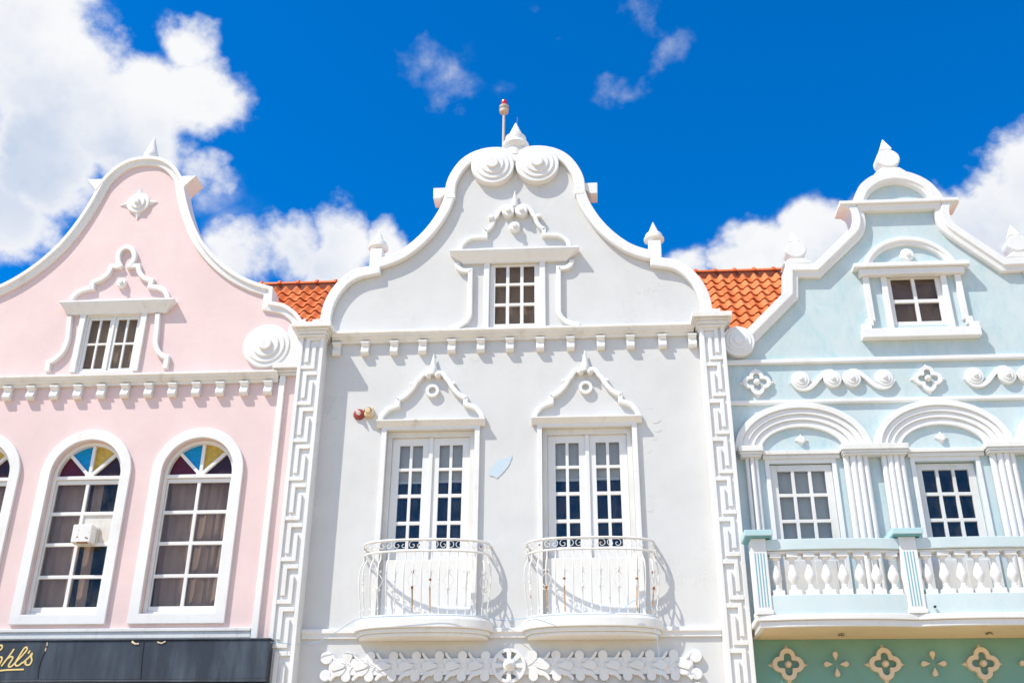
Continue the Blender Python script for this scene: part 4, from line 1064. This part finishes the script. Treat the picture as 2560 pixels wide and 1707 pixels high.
# green wall under the balcony with ornaments in bounce-warmed cream
MB().box(CL+.005, CR, -.012, -.001, GZ, 2.895).build('lower_wall', 'green', cyan)
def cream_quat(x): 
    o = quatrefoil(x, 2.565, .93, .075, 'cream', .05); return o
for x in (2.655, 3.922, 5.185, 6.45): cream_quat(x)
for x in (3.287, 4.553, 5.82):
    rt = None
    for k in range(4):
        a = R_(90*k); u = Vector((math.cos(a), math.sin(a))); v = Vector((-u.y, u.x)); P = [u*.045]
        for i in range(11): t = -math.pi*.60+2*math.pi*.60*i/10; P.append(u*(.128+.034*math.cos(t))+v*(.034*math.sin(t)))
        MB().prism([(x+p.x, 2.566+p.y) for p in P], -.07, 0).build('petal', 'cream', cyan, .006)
for px, py in ((935, 925), (2075, 930)):
    c = T('R10', px, py, .4); b = MB()
    for k in range(5): b.tube([(c[0]+random.uniform(-.02, .02), -.42, 2.9), (c[0]+random.uniform(-.05, .05), -.42+random.uniform(-.05, .05), 2.88), (c[0]+random.uniform(-.07, .07), -.42+random.uniform(-.06, .06), 2.86)], .003, 4)
    b.build('wire_end', 'black', cyan)
MB().lathe((T('R10', 1660, 738, .8)[0], -.815, 3.14), [(.016, 0), (.014, .03), (.002, .032)], 10, 'y').build('drain_hole', 'black', cyan)

# =================================================================== small things
# fire bell and horn box on the white wall
bell = MB().lathe((-3.393, 0, 6.305), [(.085, 0), (.09, .015), (.084, .032), (.06, .045), (.03, .05), (.001, .052)], 28, 'y').build('fire_bell', 'bell_red', None, smooth=True)
tag(bell, 'round faded red fire bell on the white wall beside the left balcony door', 'bell')
MB().lathe((-3.393, -.048, 6.308), [(.032, 0), (.034, .02), (.02, .05), (.004, .075)], 12, 'y').build('clapper_cap', 'trim_dirty', bell, smooth=True)
hb = MB().box(-3.298, -3.165, -.10, 0, 6.25, 6.385).build('alarm_box', 'beige', None, .012)
tag(hb, 'small square beige alarm box right beside the red bell', 'alarm')
c = (-3.245, 6.335); MB().lathe((c[0], -.098, c[1]), [(.045, 0), (.043, .03), (.001, .035)], 20, 'y').build('horn', 'beige', hb, smooth=True)
MB().sweep(circ(c[0], c[1], .052, 12, R_(200), R_(-20)), [(-.005, -.095), (-.005, -.103), (.005, -.103), (.005, -.095)]).build('horn_rim', 'black', hb)
# red beacon on a pole behind the white gable
zp0 = T('R3', 1087, 300, -.35)[1]; zp1 = T('R3', 1090, 66, -.35)[1]; xp0 = T('R3', 1086, 260, -.35)[0]; xp1 = T('R3', 1090, 66, -.35)[0]
pole = MB().tube([(xp0-.02, .36, zp0-1.0), (xp0, .36, zp0), (xp1, .36, zp1)], .024, 10).build('beacon_light', 'pole', None, smooth=True)
tag(pole, 'red beacon lamp on a thin pole rising behind the white gable top', 'beacon')
MB().lathe((xp1, .36, zp1), [(.028, -.02), (.05, -.01), (.078, .0), (.08, .06), (.085, .065), (.085, .085), (.08, .09), (.08, .105), (.085, .11), (.085, .13), (.07, .145)], 22).build('lamp_housing', 'pole', pole, smooth=True)
MB().lathe((xp1, .36, zp1+.07), [(.088, 0), (.09, .008), (.088, .016)], 22).build('band', 'grey_band', pole, smooth=True)
MB().lathe((xp1, .36, zp1+.146), [(.052, 0), (.052, .085), (.045, .115), (.025, .13), (.001, .132)], 22).build('red_lens', 'red_lens', pole, smooth=True)
# white rusty box fixed in the left round-headed window
jb = MB().box(-7.515, -7.225, -.09, .09, 4.345, 4.615).build('junction_box', 'box', None, .012)
tag(jb, 'rust spotted white box hanging across a round-headed window of the pink house', 'box')
MB().box(-7.50, -7.205, .091, .12, 4.36, 4.62).build('mount_plate', 'panel', jb)
MB().box(-7.42, -7.26, -.092, -.06, 4.336, 4.352).build('rusted_edge', 'rust', jb)
for dx, dz in ((.09, .08), (.22, .07), (.245, .06)): MB().lathe((-7.515+dx, -.0905, 4.345+dz), [(.013, 0), (.010, .003), (.001, .004)], 8, 'y').build('rust_spot', 'rust', jb)
# shop sign with script lettering
SD = .42
sx0, sx1 = -10.5, T('R2', 1312, 1352, SD)[0]
zt_, zb3 = 2.865, 2.345
sg = MB().box(sx0, sx1, -SD, -.08, zb3, zt_).build('shop_sign', 'slate', None, .01)
tag(sg, 'long weathered dark slate shop fascia with yellow script lettering under the pink house', 'sign')
MB().box(sx0, sx1+.012, -SD-.014, -SD+.3, zt_+.001, zt_+.022).build('top_trim', 'slate', sg, .004)
MB().box(sx0, sx1+.006, -SD-.010, -SD+.3, zb3-.03, zb3-.001).build('bottom_trim', 'slate', sg, .004)
MB().box(sx0, sx1-.02, -SD+.02, -.1, zb3-.16, zb3-.032).build('shadow_gap', 'black', sg)
for pts in ([(820, 190), (800, 270), (765, 360), (720, 470), (690, 560), (665, 680), (655, 790)],):
    MB().tube([(x, -SD-.001, z) for x, z in crv(TT('S5', pts, SD), 4)], .006, 5).build('seam', 'black', sg)
q = TT('R2', [(700, 1370), (690, 1450), (683, 1548)], SD); MB().tube([(x, -SD-.001, z) for x, z in q], .006, 5).build('seam', 'black', sg)
for pts in ([(822, 175), (818, 215), (810, 235)], [(800, 265), (792, 300), (784, 325)]):
    MB().tube([(x, -SD-.004, z) for x, z in TT('S5', pts, SD)], .008, 5).build('torn_edge', 'cream', sg)
for pts in ([(2290, 150), (2320, 185), (2352, 205)],):
    MB().tube([(x, -SD-.006, z) for x, z in TT('S5', pts, SD)], .012, 5).build('torn_edge', 'cream', sg)
for pts in ([(640, 1368), (655, 1376), (675, 1376)], [(765, 1368), (785, 1374), (805, 1364)]):
    MB().tube([(x, -SD-.006, z) for x, z in TT('R2', pts, SD)], .010, 5).build('torn_edge', 'cream', sg)
STROKES = [('letter', [(-40, 330), (0, 308), (34, 280), (42, 245), (25, 222), (-15, 235)]), ('letter', [(-30, 570), (0, 540), (28, 490), (40, 448), (22, 425), (-15, 440)]),
           ('letter', [(248, 285), (180, 385), (100, 490), (28, 585)]), ('letter', [(62, 540), (120, 465), (185, 422), (222, 428), (215, 465), (165, 545), (152, 580), (175, 598), (225, 568), (275, 515)]),
           ('letter', [(275, 515), (360, 430), (440, 340), (474, 285), (455, 256), (415, 285), (345, 395), (285, 495), (268, 550), (290, 578), (335, 565), (395, 515)]),
           ('apostrophe', [(520, 312), (512, 335), (490, 366)]), ('letter', [(395, 530), (450, 480), (510, 425), (560, 362), (545, 420), (553, 480), (530, 540), (490, 566), (448, 552), (440, 525), (462, 510)]),
           ('underline', [(-60, 668), (100, 652), (260, 645), (415, 640)])]
for nm, pts in STROKES:
    MB().tube([(x, -SD-.004, z) for x, z in crv(TT('S5', pts, SD), 5)], .0125, 6, flat=.5).build(nm, 'gold', sg, smooth=True)
# thin blue cable
def P3(reg, x, y, d): q = T(reg, x, y, d); return (q[0], -d, q[1])
cb = MB().tube(crv([P3('R6', 60, 1215, .43), P3('R6', 250, 1232, .24), P3('R6', 400, 1225, .15), P3('R6', 520, 1188, .15), P3('R6', 650, 1110, .2), P3('R6', 800, 1020, .40), P3('R6', 960, 1003, .50), (-2.1, -.505, 3.15), (-1.4, -.40, 3.16), P3('R7', 0, 1028, .1), P3('R7', 240, 1008, .30), P3('R7', 500, 985, .52), P3('R7', 980, 965, .53), P3('R7', 1130, 870, .50), P3('R7', 1270, 820, .48), P3('R7', 1300, 900, .49), P3('R7', 1325, 990, .50), P3('R7', 1335, 1100, .49), P3('R7', 1355, 1250, .48), P3('R7', 1375, 1450, .46), P3('R7', 1380, 1700, .4)], 5), .0042, 5).build('cable', 'cable', None, smooth=True)
tag(cb, 'thin pale blue cable strung from the dark sign across both balconies', 'cable')
